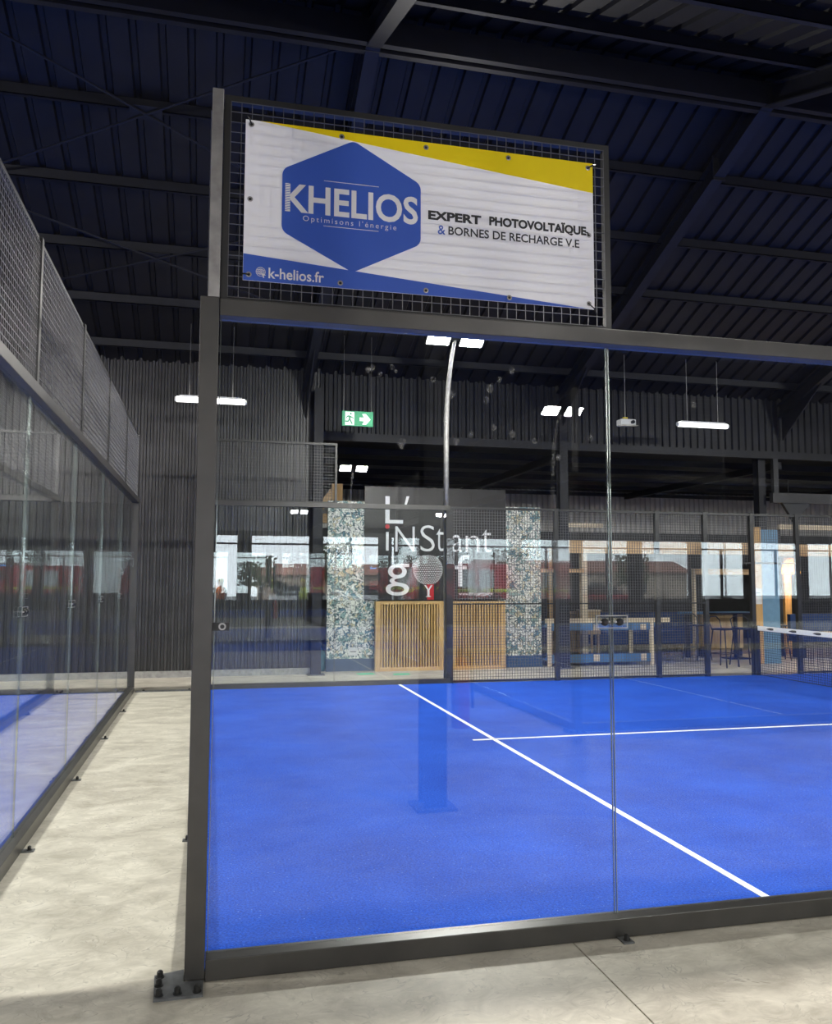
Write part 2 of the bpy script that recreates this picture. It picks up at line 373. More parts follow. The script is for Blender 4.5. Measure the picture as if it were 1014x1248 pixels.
def ibeam(mb, pa, pb, depth, width, t=.02):
    """I section between two points of one x plane; depth hangs below the line"""
    x, ya, za = pa; _, yb, zb = pb
    for (w, a, b) in ((width, 0, t), (.014, t, depth - t), (width, depth - t, depth)):
        mb.prism([(x - w / 2, ya, za - a), (x - w / 2, yb, zb - a), (x - w / 2, yb, zb - b), (x - w / 2, ya, za - b)], (w, 0, 0))
    return mb
for x in FR:
    mb = MB(); ibeam(mb, (x, 5.2, zr(5.2) - .12), (x, 12.12, zr(12.12) - .12), .30, .17); ibeam(mb, (x, 5.2, zr(5.2) - .12), (x, VAL, zr(VAL) - .12), .30, .17)
    r = mb.build('rafter', 'roof_steel', ceil)
    box('splice_plate', 'roof_steel', x - .1, x + .1, 6.3, 6.33, zr(6.3) - .46, zr(6.3) - .1, r)
    # haunch brackets at the eave
    mb = MB(); mb.prism([(x - .012, 12.05, zr(12.05) - .40), (x - .012, 10.7, zr(10.7) - .40), (x - .012, 12.05, zr(12.05) - .95)], (.024, 0, 0)); mb.build('haunch', 'roof_steel', r)
PY = [5.45, 6.72, 7.96, 9.16, 10.35, 11.5]; PN = [4.2, 2.9, 1.6, .3, -1.0]
for y in PY + PN:
    mb = MB(); z = zr(y)
    mb.box(-24, 32, y - .03, y + .03, z - .015, z).box(-24, 32, y - .03, y - .024, z - .14, z - .015).box(-24, 32, y - .03, y + .03, z - .14, z - .13)
    mb.build('purlin', 'roof_steel', ceil)
mb = MB().box(-24, 32, 5.08, 5.16, 7.98, 8.28).box(-24, 32, 5.24, 5.32, 7.98, 8.28); mb.build('ridge_beam', 'roof_steel', ceil)
for (ya, yb) in ((5.3, 8.1), (8.1, 10.3)):
    for xa, xb in ((-3.6, 1.7), (1.7, -3.6)):
        MB().tube([(xa, ya, zr(ya) - .2), (xb, yb, zr(yb) - .2)], .018, 6).build('brace_rod', 'roof_steel', ceil)
    ym = (ya + yb) / 2; MB().prism([(-1.15, ym - .1, zr(ym - .1) - .17), (-.75, ym - .1, zr(ym - .1) - .17), (-.75, ym + .1, zr(ym + .1) - .17), (-1.15, ym + .1, zr(ym + .1) - .17)], (0, 0, -.012)).build('gusset_plate', 'roof_steel', ceil)
for x in FR:
    box('lean_to_joist', 'roof_steel', x - .06, x + .06, 12.2, 19.4, 4.28, 4.44, ceil) if x > 1.9 else None
for y in (13.6, 15.2, 16.8, 18.4):
    box('lean_to_purlin', 'roof_steel', 1.9, 31.8, y - .04, y + .04, 4.46, 4.56 - 0 if y > 18 else 4.6, ceil)
# columns of the portal frames
def column(x, y, ztop, name='steel_column', label='', w=.18):
    t = thing(name, label, 'column', (x, y, 0), 'steel columns of the portal frames')
    mb = MB().box(x - w / 2, x + w / 2, y - .10, y - .085, 0, ztop).box(x - .007, x + .007, y - .085, y + .085, 0, ztop).box(x - w / 2, x + w / 2, y + .085, y + .1, 0, ztop)
    mb.build('shaft', 'roof_steel', t); box('foot_plate', 'plate_steel', x - .16, x + .16, y - .16, y + .16, 0, .02, t)
    return t
column(1.92, 11.92, zr(12) - .42, label='dark steel column at the end of the corrugated wall beside the golf kiosk')
column(7.0, 12.05, 5.2, label='dark steel column beside the right wallpapered partition of the golf kiosk')
column(12.3 - .45, 12.3, 5.2, label='dark steel column standing behind the timber and blue clad pillar')
for x in FR[2:9]:
    column(x, VAL, zr(VAL) - .42, label='dark steel column in the valley row outside the glass court')
# facade with windows behind the camera
FY = -29.4
struct(box('wall_front_sill', 'cladding_dark', -24, 32, FY - .2, FY, 0, .95)); struct(box('wall_front_head', 'cladding_dark', -24, 32, FY - .2, FY, 3.6, 8.2))
WX = [-24 + 2.8 * k for k in range(21)]
for k, x in enumerate(WX[:-1]):
    struct(box('wall_front_pier', 'cladding_dark', x - .22, x + .22, FY - .25, FY + .05, .95, 3.6))
    w = struct(_w(bpy.data.objects.new('window_%d' % (k + 1), None), (x + 1.4, FY - .1, .95))); C.objects.link(w); w.location = w['_w']
    mb = MB().box(x + .22, x + 2.58, FY - .14, FY - .06, .95, 1.02).box(x + .22, x + 2.58, FY - .14, FY - .06, 3.53, 3.6).box(x + .22, x + .28, FY - .14, FY - .06, 1.02, 3.53).box(x + 2.52, x + 2.58, FY - .14, FY - .06, 1.02, 3.53)
    mb.box(x + .28, x + 2.52, FY - .14, FY - .06, 3.18, 3.25)
    if k % 3: mb.box(x + 1.4 - .05, x + 1.4 + .05, FY - .14, FY - .06, 1.02, 3.18)
    mb.build('window_frame', 'roof_steel', w)
    box('pane', 'window_glass', x + .28, x + 2.52, FY - .105, FY - .095, 1.02, 3.53, w)

# ---------------------------------------------------------------- padel court walls
H3, H4 = 3.07, 4.09
MARKS = [(0.72, 2.79, 0.018), (0.74, 2.8, 0.018), (0.84, 2.81, 0.0144), (0.78, 2.77, 0.0144), (0.86, 2.79, 0.0108), (1.15, 2.69, 0.0216), (1.35, 2.73, 0.0252), (1.47, 2.83, 0.0216), (1.4, 2.78, 0.018), (1.05, 2.76, 0.018), (0.89, 2.43, 0.0288), (1.33, 2.67, 0.0216), (1.37, 2.53, 0.018), (1.47, 2.5, 0.0216), (1.12, 2.56, 0.0252), (1.17, 2.45, 0.0216), (1.59, 2.47, 0.018), (1.9, 2.5, 0.0216), (1.25, 2.49, 0.018), (1.72, 2.39, 0.018), (2.51, 2.71, 0.0216)]
def wires(mp, u0, u1, w0, w1, v, parent, pitch=.05, r=.002):
    mb = MB()
    def seg(a, b):
        i = len(mb.v); pa, pb = Vector(mp(*a)), Vector(mp(*b)); d = (pb - pa).normalized()
        o1 = Vector((0, 0, 1)) if abs(d.z) < .5 else Vector(mp(1, 0, 0)) - Vector(mp(0, 0, 0)); o2 = d.cross(o1)
        for p in (pa, pb):
            for (s, t) in ((1, 1), (-1, 1), (-1, -1), (1, -1)): mb.v.append(tuple(p + o1 * r * s + o2 * r * t))
        for k in range(4): mb.f.append((i + k, i + (k + 1) % 4, i + 4 + (k + 1) % 4, i + 4 + k))
    n = round((u1 - u0) / pitch); m = round((w1 - w0) / pitch)
    for k in range(n + 1): u = u0 + (u1 - u0) * k / n; seg((u, v, w0), (u, v, w1))
    for k in range(m + 1): w = w0 + (w1 - w0) * k / m; seg((u0, v + .004, w), (u1, v + .004, w))
    return stuff(mb.build('wire_mesh', 'wire', parent))
def clamp(mp, u, w, parent, half=.088):
    def bx(mb, u0, u1, v0, v1, w0, w1):
        a = mp(u0, v0, w0); b = mp(u1, v1, w1); return mb.box(a[0], b[0], a[1], b[1], a[2], b[2])
    for v0, v1 in ((.034, .046), (.006, .018)):
        c = bx(MB(), u - half, u + half, v0, v1, w - .032, w + .032).build('clamp_plate', 'clear_plastic', parent)
    e = MB(); 
    for a, b, c0, d in ((-half, half, .029, .033), (-half, half, -.033, -.029), (-half, -half + .004, -.03, .03), (half - .004, half, -.03, .03)):
        bx(e, u + a, u + b, .045, .048, w + c0, w + d)
    e.build('clamp_rim', 'steel', parent)
    for s in (-.042, .042):
        k = MB(); p = [mp(u + s, vv, w) for vv in (.004, .066)]; q = [mp(u + s, vv, w) for vv in (.046, .056, .064)]
        k.tube([q[0], q[1], q[2]], [.021, .019, .008], 10); kk = k.build('clamp_knob', 'bolt_metal', parent)
        MB().tube([mp(u + s - .028, .05, w), mp(u + s + .028, .05, w)], .006, 6).build('clamp_pin', 'steel', kk)
def anchor(mp, u, parent, v0=.1):
    def bx(mb, u0, u1, v0, v1, w0, w1):
        a = mp(u0, v0, w0); b = mp(u1, v1, w1); return mb.box(a[0], b[0], a[1], b[1], a[2], b[2])
    a = bx(MB(), u - .028, u + .028, v0, v0 + .075, 0, .008).build('anchor_tab', 'plate_steel', parent)
    p = mp(u, v0 + .045, 0); MB().lathe([(.017, .008), (.017, .012), (.012, .012), (.012, .03), (.006, .036)], p, 10).build('anchor_bolt', 'bolt_metal', a)
def base_plate(mp, parent):
    a = [mp(*q) for q in ((-.09, -.02, 0), (-.215, .01, 0), (-.205, .235, 0), (-.005, .235, 0), (-.005, .1, 0), (-.09, .1, 0))]
    pl = MB().prism(a, (0, 0, .012)).build('base_plate', 'plate_steel', parent)
    for (u, v) in ((-.19, .035), (-.19, .115), (-.185, .205), (-.11, .205), (-.03, .205)):
        MB().lathe([(.019, .012), (.019, .016), (.0135, .016), (.0135, .036), (.007, .042)], mp(u, v, 0), 12).build('anchor_bolt', 'bolt_metal', pl)
def ball_marks(wall):
    """dusty prints left by balls on the outer face of the panes"""
    panes = [o for o in wall.children if o.name.startswith('glass_pane')]
    for (x, z, r_) in MARKS:
        p = panes[0] if x < 2 else panes[1]; a0 = random.random() * 3
        pts = [(x + r_ * math.cos(a) * (.72 + .1 * math.sin(2 * a + a0)), -.0345, z + r_ * math.sin(a) * (.95 + .12 * math.sin(3 * a + a0))) for a in [2 * PI * k / 14 for k in range(14)]]
        MB().prism(pts, (0, -.0004, 0)).build('ball_mark', 'dust', p)
def side_wall(name, label, x0, y0, sy, sx=1, end=8, gate=False, plate=True, lite=False):
    """long side of a court from its back corner: u along the court, v outwards, w up"""
    mp = lambda u, v, w: (x0 + sx * u, y0 + sy * v, w)
    t = thing(name, label, 'court wall', (x0, y0, 0))
    def bx(mb, u0, u1, v0, v1, w0, w1):
        a = mp(u0, v0, w0); b = mp(u1, v1, w1); return mb.box(a[0], b[0], a[1], b[1], a[2], b[2])
    B = lambda n, m, *q, **k: bx(MB(), *q).build(n, m, t, **k)
    B('corner_post', 'frame_metal', -.086, 0, .0, .1, .012, H3 + .005, bevel=.004)
    B('upper_post', 'steel', -.052, 0, .02, .09, H3 + .005, H4 + .01, bevel=.003)
    if plate: base_plate(mp, t)
    br = B('bottom_rail', 'frame_metal', .002, 4, 0, .1, 0, .092, bevel=.004)
    tl = B('top_rail', 'frame_metal', .002, 4, 0, .1, H3 - .082, H3, bevel=.004)
    for a in (0, 2):
        gp = B('glass_pane', 'glass', a + .012, a + 1.994, .022, .034, .093, H3 - .083)
        for e0 in (a + .008, a + 1.9945): bx(MB(), e0, e0 + .0035, .022, .034, .093, H3 - .083).build('pane_rim', 'pane_rim', gp)
    for q in (2, 4): anchor(mp, q, t) if not lite else None
    clamp(mp, 2.0, 1.545, t)
    # corner clamp: dark arm holding the pane to the post
    arm = B('corner_clamp', 'bolt_metal', -.01, .075, .034, .05, 1.522, 1.56)
    q0, q1 = mp(.045, .05, 1.541), mp(.045, .056, 1.541); MB().tube([q0, q1], .017, 12).build('clamp_ring', 'steel', arm)
    MB().tube([mp(.045, .056, 1.541), mp(.045, .062, 1.541)], .010, 10).build('clamp_bolt', 'bolt_metal', arm)
    # mesh panel on top of the corner bay
    mpn = bx(MB(), .004, .036, .03, .06, H3, H4)
    bx(mpn, 1.985, 2.02, .03, .06, H3, H4); bx(mpn, .036, 1.985, .03, .06, H4 - .035, H4); bx(mpn, .036, 1.985, .03, .06, H3, H3 + .02)
    fr = mpn.build('mesh_frame', 'black_metal', t); wires(mp, .036, 1.985, H3 + .02, H4 - .035, .063, fr, r=.0017)
    # mesh part of the side
    posts = [4, 6, 8] + ([9, 10, 11, 12, 14] if gate else []); posts = [p for p in posts if p <= end]
    for p in posts: B('fence_post', 'black_metal', p - (.06 if p == 4 else .04), p + (.06 if p == 4 else .04), .02, .1, 0, H3)
    for a, b in zip(posts, posts[1:]):
        z0 = 2.1 if gate and a in (9, 10) else .02
        f = bx(MB(), a + .04, b - .04, .03, .06, H3 - .05, H3 - .01); bx(f, a + .04, b - .04, .03, .06, z0, z0 + .03)
        if z0 < 1: bx(f, a + .04, b - .04, .035, .055, 1.35, 1.375)
        f = f.build('mesh_frame', 'black_metal', t); wires(mp, a + .04, b - .04, z0 + .03, H3 - .05, .063, f, r=.0032)
    return t
def back_wall(name, label, x0, sx, y0, plate=False):
    """short end of a court: u along y, v outwards along x"""
    mp = lambda u, v, w: (x0 + sx * v, y0 + u, w)
    t = thing(name, label, 'court wall', (x0, y0, 0))
    def bx(mb, u0, u1, v0, v1, w0, w1):
        a = mp(u0, v0, w0); b = mp(u1, v1, w1); return mb.box(a[0], b[0], a[1], b[1], a[2], b[2])
    B = lambda n, m, *q, **k: bx(MB(), *q).build(n, m, t, **k)
    B('bottom_rail', 'frame_metal', .01, 9.99, 0.004, .086, 0, .092, bevel=.004)
    B('top_rail', 'frame_metal', .01, 9.99, 0.004, .086, H3 - .082, H3, bevel=.004)
    for k in range(5):
        gp = B('glass_pane', 'glass', 2 * k + (.02 if k == 0 else .006), 2 * k + (1.98 if k == 4 else 1.994), .022, .034, .093, H3 - .083)
        bx(MB(), 2 * k + 1.9945, 2 * k + 1.998, .022, .034, .093, H3 - .083).build('pane_rim', 'pane_rim', gp) if k < 4 else None
        if k < 4: clamp(mp, 2 * k + 2, 1.545, t); anchor(mp, 2 * k + 2, t, .086)
        f = bx(MB(), 2 * k + .03, 2 * k + 1.97, .02, .05, H4 - .04, H4); bx(f, 2 * k + .03, 2 * k + 1.97, .02, .05, H3, H3 + .02)
        f = f.build('mesh_frame', 'black_metal', t); wires(mp, 2 * k + .03, 2 * k + 1.97, H3 + .02, H4 - .04, .053, f, r=.0022)
        if k: B('mesh_post', 'black_metal', 2 * k - .03, 2 * k + .03, .01, .07, H3, H4)
    return t
near_wall = side_wall('glass_court_wall', 'tall glass side wall in a black frame carrying the white and blue banner', 0, 0, -1)
ball_marks(near_wall)
side_wall('mesh_court_wall', 'glass and wire mesh side wall in front of the golf kiosk', 0, 10, 1, gate=True, end=14)
back_wall('glass_court_wall', 'glass end wall of the blue court that starts at the bolted corner post', 0, -1, 0)
back_wall('glass_court_wall', 'glass end wall topped with wire mesh across the concrete aisle from the banner court', -1.25, 1, 0)
side_wall('glass_court_wall', 'glass side wall of the neighbouring court near the dark corrugated wall', -1.25, 10, 1, -1, plate=False, lite=True)
side_wall('glass_court_wall', 'glass side wall of the neighbouring court beside the open concrete floor', -1.25, 0, -1, -1, lite=True)
side_wall('glass_court_wall', 'glass side wall of the court on the window side of the hall', 4.25, -5.4, 1, 1, lite=True)
back_wall('glass_court_wall', 'glass end wall of the court on the window side of the hall', 4.25, -1, -15.4)
side_wall('glass_court_wall', 'glass side wall facing the daylight windows across the hall', 4.25, -15.4, -1, 1, lite=True)
# threshold bar closing the aisle at its far end
t = thing('threshold_bar', 'flat steel threshold bar across the far end of the concrete aisle', 'threshold', (-.6, 10.05, 0))
box('bar', 'plate_steel', -1.14, -.22, 10.02, 10.09, 0, .02, t)
for x in (-1.02, -.32): MB().lathe([(.02, .02), (.02, .03), (.01, .036)], (x, 10.055, 0), 8).build('anchor_bolt', 'bolt_metal', t)

# ---------------------------------------------------------------- banner
bn = thing('advertising_banner', 'white banner with yellow wedge and blue hexagon logo tied to the wire mesh', 'banner', (1.0, -.085, 3.17))
BY = -.078
X0, X1, Z0, Z1 = .105, 1.915, 3.172, 3.968
cl = MB(); nx, nz = 36, 16
for j in range(nz + 1):
    for i in range(nx + 1):
        u, w = i / nx, j / nz
        cl.v.append((X0 + (X1 - X0) * u, BY + .0012 * math.sin(9 * u + 5 * w) * math.sin(PI * u), Z0 + (Z1 - Z0) * w))
for j in range(nz):
    for i in range(nx): a = j * (nx + 1) + i; cl.f.append((a, a + 1, a + nx + 2, a + nx + 1))
cloth = cl.build('cloth', 'banner_white', bn, True)
PYF = BY - .0022
def flat(name, mat, pts, y=PYF, d=.0008, parent=cloth): return MB().prism([(x, y, z) for x, z in pts], (0, -d, 0)).build(name, mat, parent)
flat('yellow_wedge', 'banner_yellow', [(.175, Z1 - .001), (X1 - .001, Z1 - .001), (X1 - .001, 3.805)])
flat('blue_wedge', 'banner_blue', [(X0 + .001, 3.302), (1.885, Z0 + .001), (X0 + .001, Z0 + .001)])
def rounded(pts, r, n=6):
    out = []
    for k, p in enumerate(pts):
        p = Vector(p); a = (Vector(pts[k - 1]) - p).normalized(); b = (Vector(pts[(k + 1) % len(pts)]) - p).normalized()
        h = math.acos(max(-1, min(1, a.dot(b)))) / 2; d = r / math.tan(h); c = p + (a + b).normalized() * (r / math.sin(h))
        s, e = p + a * d, p + b * d
        for i in range(n + 1):
            q = s.lerp(e, i / n); out.append(tuple(c + (q - c).normalized() * r))
    return out
flat('blue_hexagon', 'banner_blue', rounded([(.63, 3.925), (.283, 3.74), (.283, 3.43), (.63, 3.255), (.973, 3.43), (.973, 3.74)], .05), PYF - .0012)
TY = PYF - .0022
text('lettering', 'ink_white', 'KHELIOS', .298, .958, 3.528, 3.672, TY, cloth, .0006, .022)
text('lettering', 'ink_white', "Optimisons l'énergie", .385, .848, 3.482, 3.518, TY, cloth, .0006, -.008, spacing=1.35)
for z in (3.702, 3.474): flat('fine_line', 'ink_white', [(.485, z), (.758, z), (.758, z + .0025), (.485, z + .0025)], TY)
for k in range(11):
    z = 3.535 + k * .0125; flat('hatch_stroke', 'banner_blue', [(.2985, z), (.3215, z + .007), (.3215, z + .0098), (.2985, z + .0028)], TY - .0008, .0004)
text('lettering', 'ink_black', 'EXPERT', 1.012, 1.292, 3.566, 3.613, PYF, cloth, .0006, .042)
text('lettering', 'ink_black', 'PHOTOVOLTAÏQUE', 1.335, 1.872, 3.560, 3.626, PYF, cloth, .0006, .042)
text('ampersand', 'ink_blue', '&', 1.062, 1.102, 3.494, 3.541, PYF, cloth, .0006, .01)
text('lettering', 'ink_black', 'BORNES DE RECHARGE V.E', 1.118, 1.832, 3.497, 3.541, PYF, cloth, .0006, .014)
text('web_address', 'ink_white', 'k-helios.fr', .225, .490, 3.190, 3.243, PYF - .0012, cloth, .0006, .014)
gl = MB()
for r_ in (.023, .015, .007):
    n = 20
    for j in range(n):
        a, b = 2 * PI * j / n, 2 * PI * (j + .8) / n
        gl.prism([(.188 + r_ * math.cos(a), TY, 3.218 + r_ * math.sin(a)), (.188 + r_ * math.cos(b), TY, 3.218 + r_ * math.sin(b)), (.188 + (r_ - .003) * math.cos(b), TY, 3.218 + (r_ - .003) * math.sin(b)), (.188 + (r_ - .003) * math.cos(a), TY, 3.218 + (r_ - .003) * math.sin(a))], (0, -.0005, 0))
for dz in (-.009, 0, .009): gl.prism([(.167, TY, 3.217 + dz), (.209, TY, 3.217 + dz), (.209, TY, 3.2195 + dz), (.167, TY, 3.2195 + dz)], (0, -.0005, 0))
gl.prism([(.192, TY - .0006, 3.212), (.214, TY - .0006, 3.203), (.202, TY - .0006, 3.200), (.206, TY - .0006, 3.19), (.2, TY - .0006, 3.189), (.197, TY - .0006, 3.199)], (0, -.0005, 0))
gl.build('globe_icon', 'ink_white', cloth)
for (x, z, dx, dz) in [(.132, 3.942, -.02, .05), (.57, 3.938, 0, 0), (1.0, 3.938, 0, 0), (1.44, 3.938, 0, 0), (1.885, 3.938, .05, .03), (.132, 3.57, 0, 0), (.132, 3.2, -.04, 0), (.57, 3.196, 0, 0), (1.0, 3.196, 0, 0), (1.44, 3.196, 0, 0), (1.88, 3.2, .05, -.05), (1.885, 3.57, -.02, .02)]:
    ring = MB(); n = 16
    prof = [(.0065, 0), (.0125, -.001), (.0135, -.003), (.009, -.0035), (.0065, -.001)]
    i = len(ring.v)
    for (r_, h) in prof:
        for j in range(n): a = 2 * PI * j / n; ring.v.append((x + r_ * math.cos(a), PYF - .0018 + h, z + r_ * math.sin(a)))
    for k in range(len(prof) - 1):
        for j in range(n): ring.f.append((k * n + j, k * n + (j + 1) % n, (k + 1) * n + (j + 1) % n, (k + 1) * n + j))
    g = ring.build('grommet', 'steel', bn)
    MB().lathe([(.0066, -.001), (.0066, -.0022)], (x, PYF - .0018, z), 12, 'y').build('grommet_hole', 'bolt_metal', g)
    if dx or dz: MB().tube([(x, PYF - .004, z), (x + dx * .5, PYF - .012, z + dz * .5), (x + dx, BY + .004, z + dz)], .0035, 6).build('cable_tie', 'bolt_metal', g)

# ---------------------------------------------------------------- floodlight masts
def mast(x, y, inward, label, group=None):
    t = thing('floodlight_mast', label, 'floodlight', (x, y, 0), group)
    pts = [(x, y, .0), (x, y, 4.3)]
    for k in range(1, 9): a = k / 8 * 1.05; pts.append((x, y + inward * (1 - math.cos(a)) * 1.15, 4.3 + math.sin(a) * 1.9))
    MB().tube(pts, [.05] * 2 + [.048 - .002 * k for k in range(8)], 10).build('mast_pole', 'steel', t, True)
    ey, ez = pts[-1][1], pts[-1][2]
    box('cross_bar', 'black_metal', x - .42, x + .42, ey - .03, ey + .03, ez - .03, ez + .02, t)
    for s in (-1, 1):
        hx = x + s * .30; tl = .5
        hy, hz = ey + inward * .06, ez - .02
        R = Matrix.Rotation(inward * tl, 3, 'X')
        def pt(a, b, c): return tuple(Vector((hx, hy, hz)) + R @ Vector((a, b, c)))
        mb = MB(); vs = [(-.22, -.18, 0), (.22, -.18, 0), (.22, .18, 0), (-.22, .18, 0)]
        mb.prism([pt(*q) for q in vs], R @ Vector((0, 0, .09))); hd = mb.build('lamp_head', 'black_metal', t)
        MB().prism([pt(a * .9, b * .9, -.004) for a, b, c in vs], R @ Vector((0, 0, .003))).build('lens', 'flood_lens', hd)
        li = bpy.data.lights.new('flood', 'AREA'); li.shape = 'RECTANGLE'; li.size = .40; li.size_y = .32; li.energy = FLOOD; li.color = (1, .965, .91)
        lo = bpy.data.objects.new('flood', li); C.objects.link(lo); lo.parent = t
        lo.location = Vector(pt(0, 0, -.02)) - Vector((x, y, 0)); lo.rotation_euler = (inward * tl, 0, 0)
    return t
mast(4.0, 10.24, -1, 'curved grey floodlight mast with two lit heads rising behind the golf kiosk fence')
mast(4.0, -.24, 1, 'floodlight mast beside the glass wall that carries the banner')
mast(16, 10.24, -1, 'floodlight mast past the net on the bar side of the banner court'); mast(16, -.24, 1, 'floodlight mast past the net on the open floor side of the banner court')
mast(-5.25, 10.24, -1, 'floodlight mast of the neighbouring court by the corrugated wall'); mast(-5.25, -.24, 1, 'floodlight mast of the neighbouring court by the open concrete floor')
mast(8.25, -5.24, -1, 'floodlight mast of the window side court, nearest the aisle and the banner court')
mast(8.25, -15.56, 1, 'floodlight mast of the window side court, nearest the windows and facing the banner')
mast(20.2, -5.24, -1, 'floodlight mast at the other half of the window side court, facing the windows')
mast(20.2, -15.56, 1, 'floodlight mast at the other half of the window side court, facing the bar')
for x, w in ((5.0, 'opposite the parked white cars'), (14.0, 'opposite the fire engine near the low house'), (26.0, 'opposite the small red car')): mast(x, -27.2, 1, 'floodlight mast along the daylight windows, ' + w, 'floodlight masts along the windows')
mast(-6, -5.24, -1, 'floodlight mast facing the windows beside the turf without glass walls'); mast(-6, -15.56, 1, 'added unseen floodlight mast brightening the banner, beside the turf without glass walls')  # second mast is added out of view, as front light for the banner

# ---------------------------------------------------------------- net
nt_ = thing('padel_net', 'dark tennis style net with white printed tape across the blue court', 'net', (10, 5, 0))
mb = MB(); r = .0028
def seg(pa, pb):
    i = len(mb.v); pa, pb = Vector(pa), Vector(pb); d = (pb - pa).normalized(); o1 = Vector((1, 0, 0)); o2 = d.cross(o1)
    for p in (pa, pb):
        for (s, t) in ((1, 1), (-1, 1), (-1, -1), (1, -1)): mb.v.append(tuple(p + o1 * r * s + o2 * r * t))
    for k in range(4): mb.f.append((i + k, i + (k + 1) % 4, i + 4 + (k + 1) % 4, i + 4 + k))
def ztop(y): return .88 + .04 * abs(y - 5) / 5 - .05
for k in range(int(10 / .045)):
    y = .02 + k * .045; seg((10, y, .03), (10, y, ztop(y)))
for k in range(20):
    z = .03 + k * .0425
    seg((10, .02, z), (10, 5, min(z, ztop(5)))); seg((10, 5, min(z, ztop(5))), (10, 9.98, z))
stuff(mb.build('net_mesh', 'net_cord', nt_))
MB().prism([(9.994, .02, .85), (9.994, 5, .81), (9.994, 9.97, .85), (9.994, 9.97, .935), (9.994, 5, .895), (9.994, .02, .935)], (.012, 0, 0)).build('net_tape', 'net_tape', nt_)
tp = nt_.children[-1]
for k in range(11):
    y = 9.55 - .62 * k; z = .893 - .04 * (10 - max(y, 5)) / 5 if y > 5 else .893 - .04 * y / 5 * 0 - .04
    pts = [(9.9925, y + .10 * math.cos(a) * (1 + .25 * math.cos(3 * a)), z + .022 * math.sin(a)) for a in [2 * PI * j / 14 for j in range(14)]]
    MB().prism(pts, (-.001, 0, 0)).build('tape_print', 'ink_black', tp)
MB().tube([(10, .02, .03), (10, 9.97, .03)], .007, 6).build('bottom_cord', 'net_cord', nt_)
for y in (.03, 9.96): box('net_post', 'black_metal', 9.96, 10.04, y - .03, y + .03, 0, .94, nt_)

# ---------------------------------------------------------------- golf kiosk
KY = 12.42
for (a, b, z, lab) in ((2.19, 3.22, 3.34, 'leafy white and teal wallpapered partition next to the steel column and corrugated wall'), (5.72, 6.66, 3.30, 'leafy white and teal wallpapered partition next to the blue game table')):
    t = thing('wallpapered_partition', lab, 'partition', (a, KY, 0), 'wallpapered partitions of the golf kiosk')
    box('panel', 'wallpaper', a, b, KY, KY + .12, .24, z, t); box('plinth', 'plinth_blue', a - .01, b + .01, KY - .015, KY + .12, 0, .24, t)
    if a < 3:
        s = box('socket_plate', 'white_plastic', 2.62, 2.80, KY - .012, KY, .30, .46, t); box('socket_slot', 'bolt_metal', 2.65, 2.77, KY - .014, KY - .0125, .37, .385, s)
gs = thing('golf_sign', 'black glossy sign board with white golf lettering above the slatted counters', 'sign', (2.95, KY - .03, 1.38))
SY = KY - .032
bd = box('board', 'sign_board', 2.92, 5.88, SY, KY - .002, 1.38, 3.645, gs)
def sx(px): return 2.92 + (px - 445) * (5.88 - 2.92) / 171
def sz(py): return 3.65 - (py - 592 - (0.035 * 0)) * .01628
def gt(s, x0, x1, y0, y1, bold=0, mat='ink_white'): return text('lettering', mat, s, sx(x0), sx(x1), sz(y1), sz(y0), SY, bd, .008, bold)
gt('L', 469, 490, 604, 637.5); flat('apostrophe', 'ink_white', [(sx(491), sz(618)), (sx(493.2), sz(618)), (sx(497.5), sz(603.5)), (sx(494), sz(603.5))], SY, .008, bd)
gt('N', 481, 504, 641, 672, -.012); gt('S', 511, 528, 639, 671.5, -.012); gt('t', 530, 539.5, 643, 671, -.012); gt('a', 549.5, 562, 650.5, 671.5, -.012); gt('n', 566, 583, 651, 672, -.012); gt('t', 586, 598, 643, 672, -.012)
flat('lettering', 'ink_white', [(sx(470), sz(671)), (sx(473), sz(671)), (sx(473), sz(648)), (sx(470), sz(648))], SY, .008, bd)
MB().lathe([(.045, 0), (.045, -.008)], (sx(471.5), SY, sz(641.5)), 14, 'y').build('red_dot', 'red_paint', bd)
gt('g', 470, 497.5, 687, 726, .0); gt('f', 553, 570, 675, 714.5, .0)
# golf ball: dots of white growing towards the middle
ball = MB(); cx, cz, R0 = sx(520), sz(694), .315
for i in range(-9, 10):
    for j in range(-9, 10):
        a = (i + .5 * (j % 2)) * .145; b = j * .125
        if a * a + b * b > 1.9: continue
        rr = math.hypot(a, b); th = min(rr, 1.5); k = math.sin(th) / max(rr, 1e-6)
        px_, pz_ = cx + R0 * a * k, cz + R0 * b * k; d = R0 * .043 * (.45 + .55 * math.cos(th))
        ball.lathe([(d, 0), (d, -.006)], (px_, SY, pz_), 8, 'y')
stuff(ball.build('ball_dots', 'ink_white', bd))
flat('red_tee_block', 'red_paint', [(sx(519), sz(731)), (sx(527), sz(731)), (sx(527), sz(712)), (sx(519), sz(712))], SY, .006, bd)
flat('tee_outline', 'ink_white', [(sx(515.5), sz(713)), (sx(519.3), sz(719)), (sx(519.3), sz(726)), (sx(517), sz(727.5)), (sx(524), sz(727.5)), (sx(521.7), sz(726)), (sx(521.7), sz(719)), (sx(525.5), sz(713)), (sx(523.5), sz(713)), (sx(520.5), sz(718)), (sx(517.5), sz(713))], SY - .007, .004, bd)
gt('www.linstantgolf.fr', 557, 600, 722, 726.5)
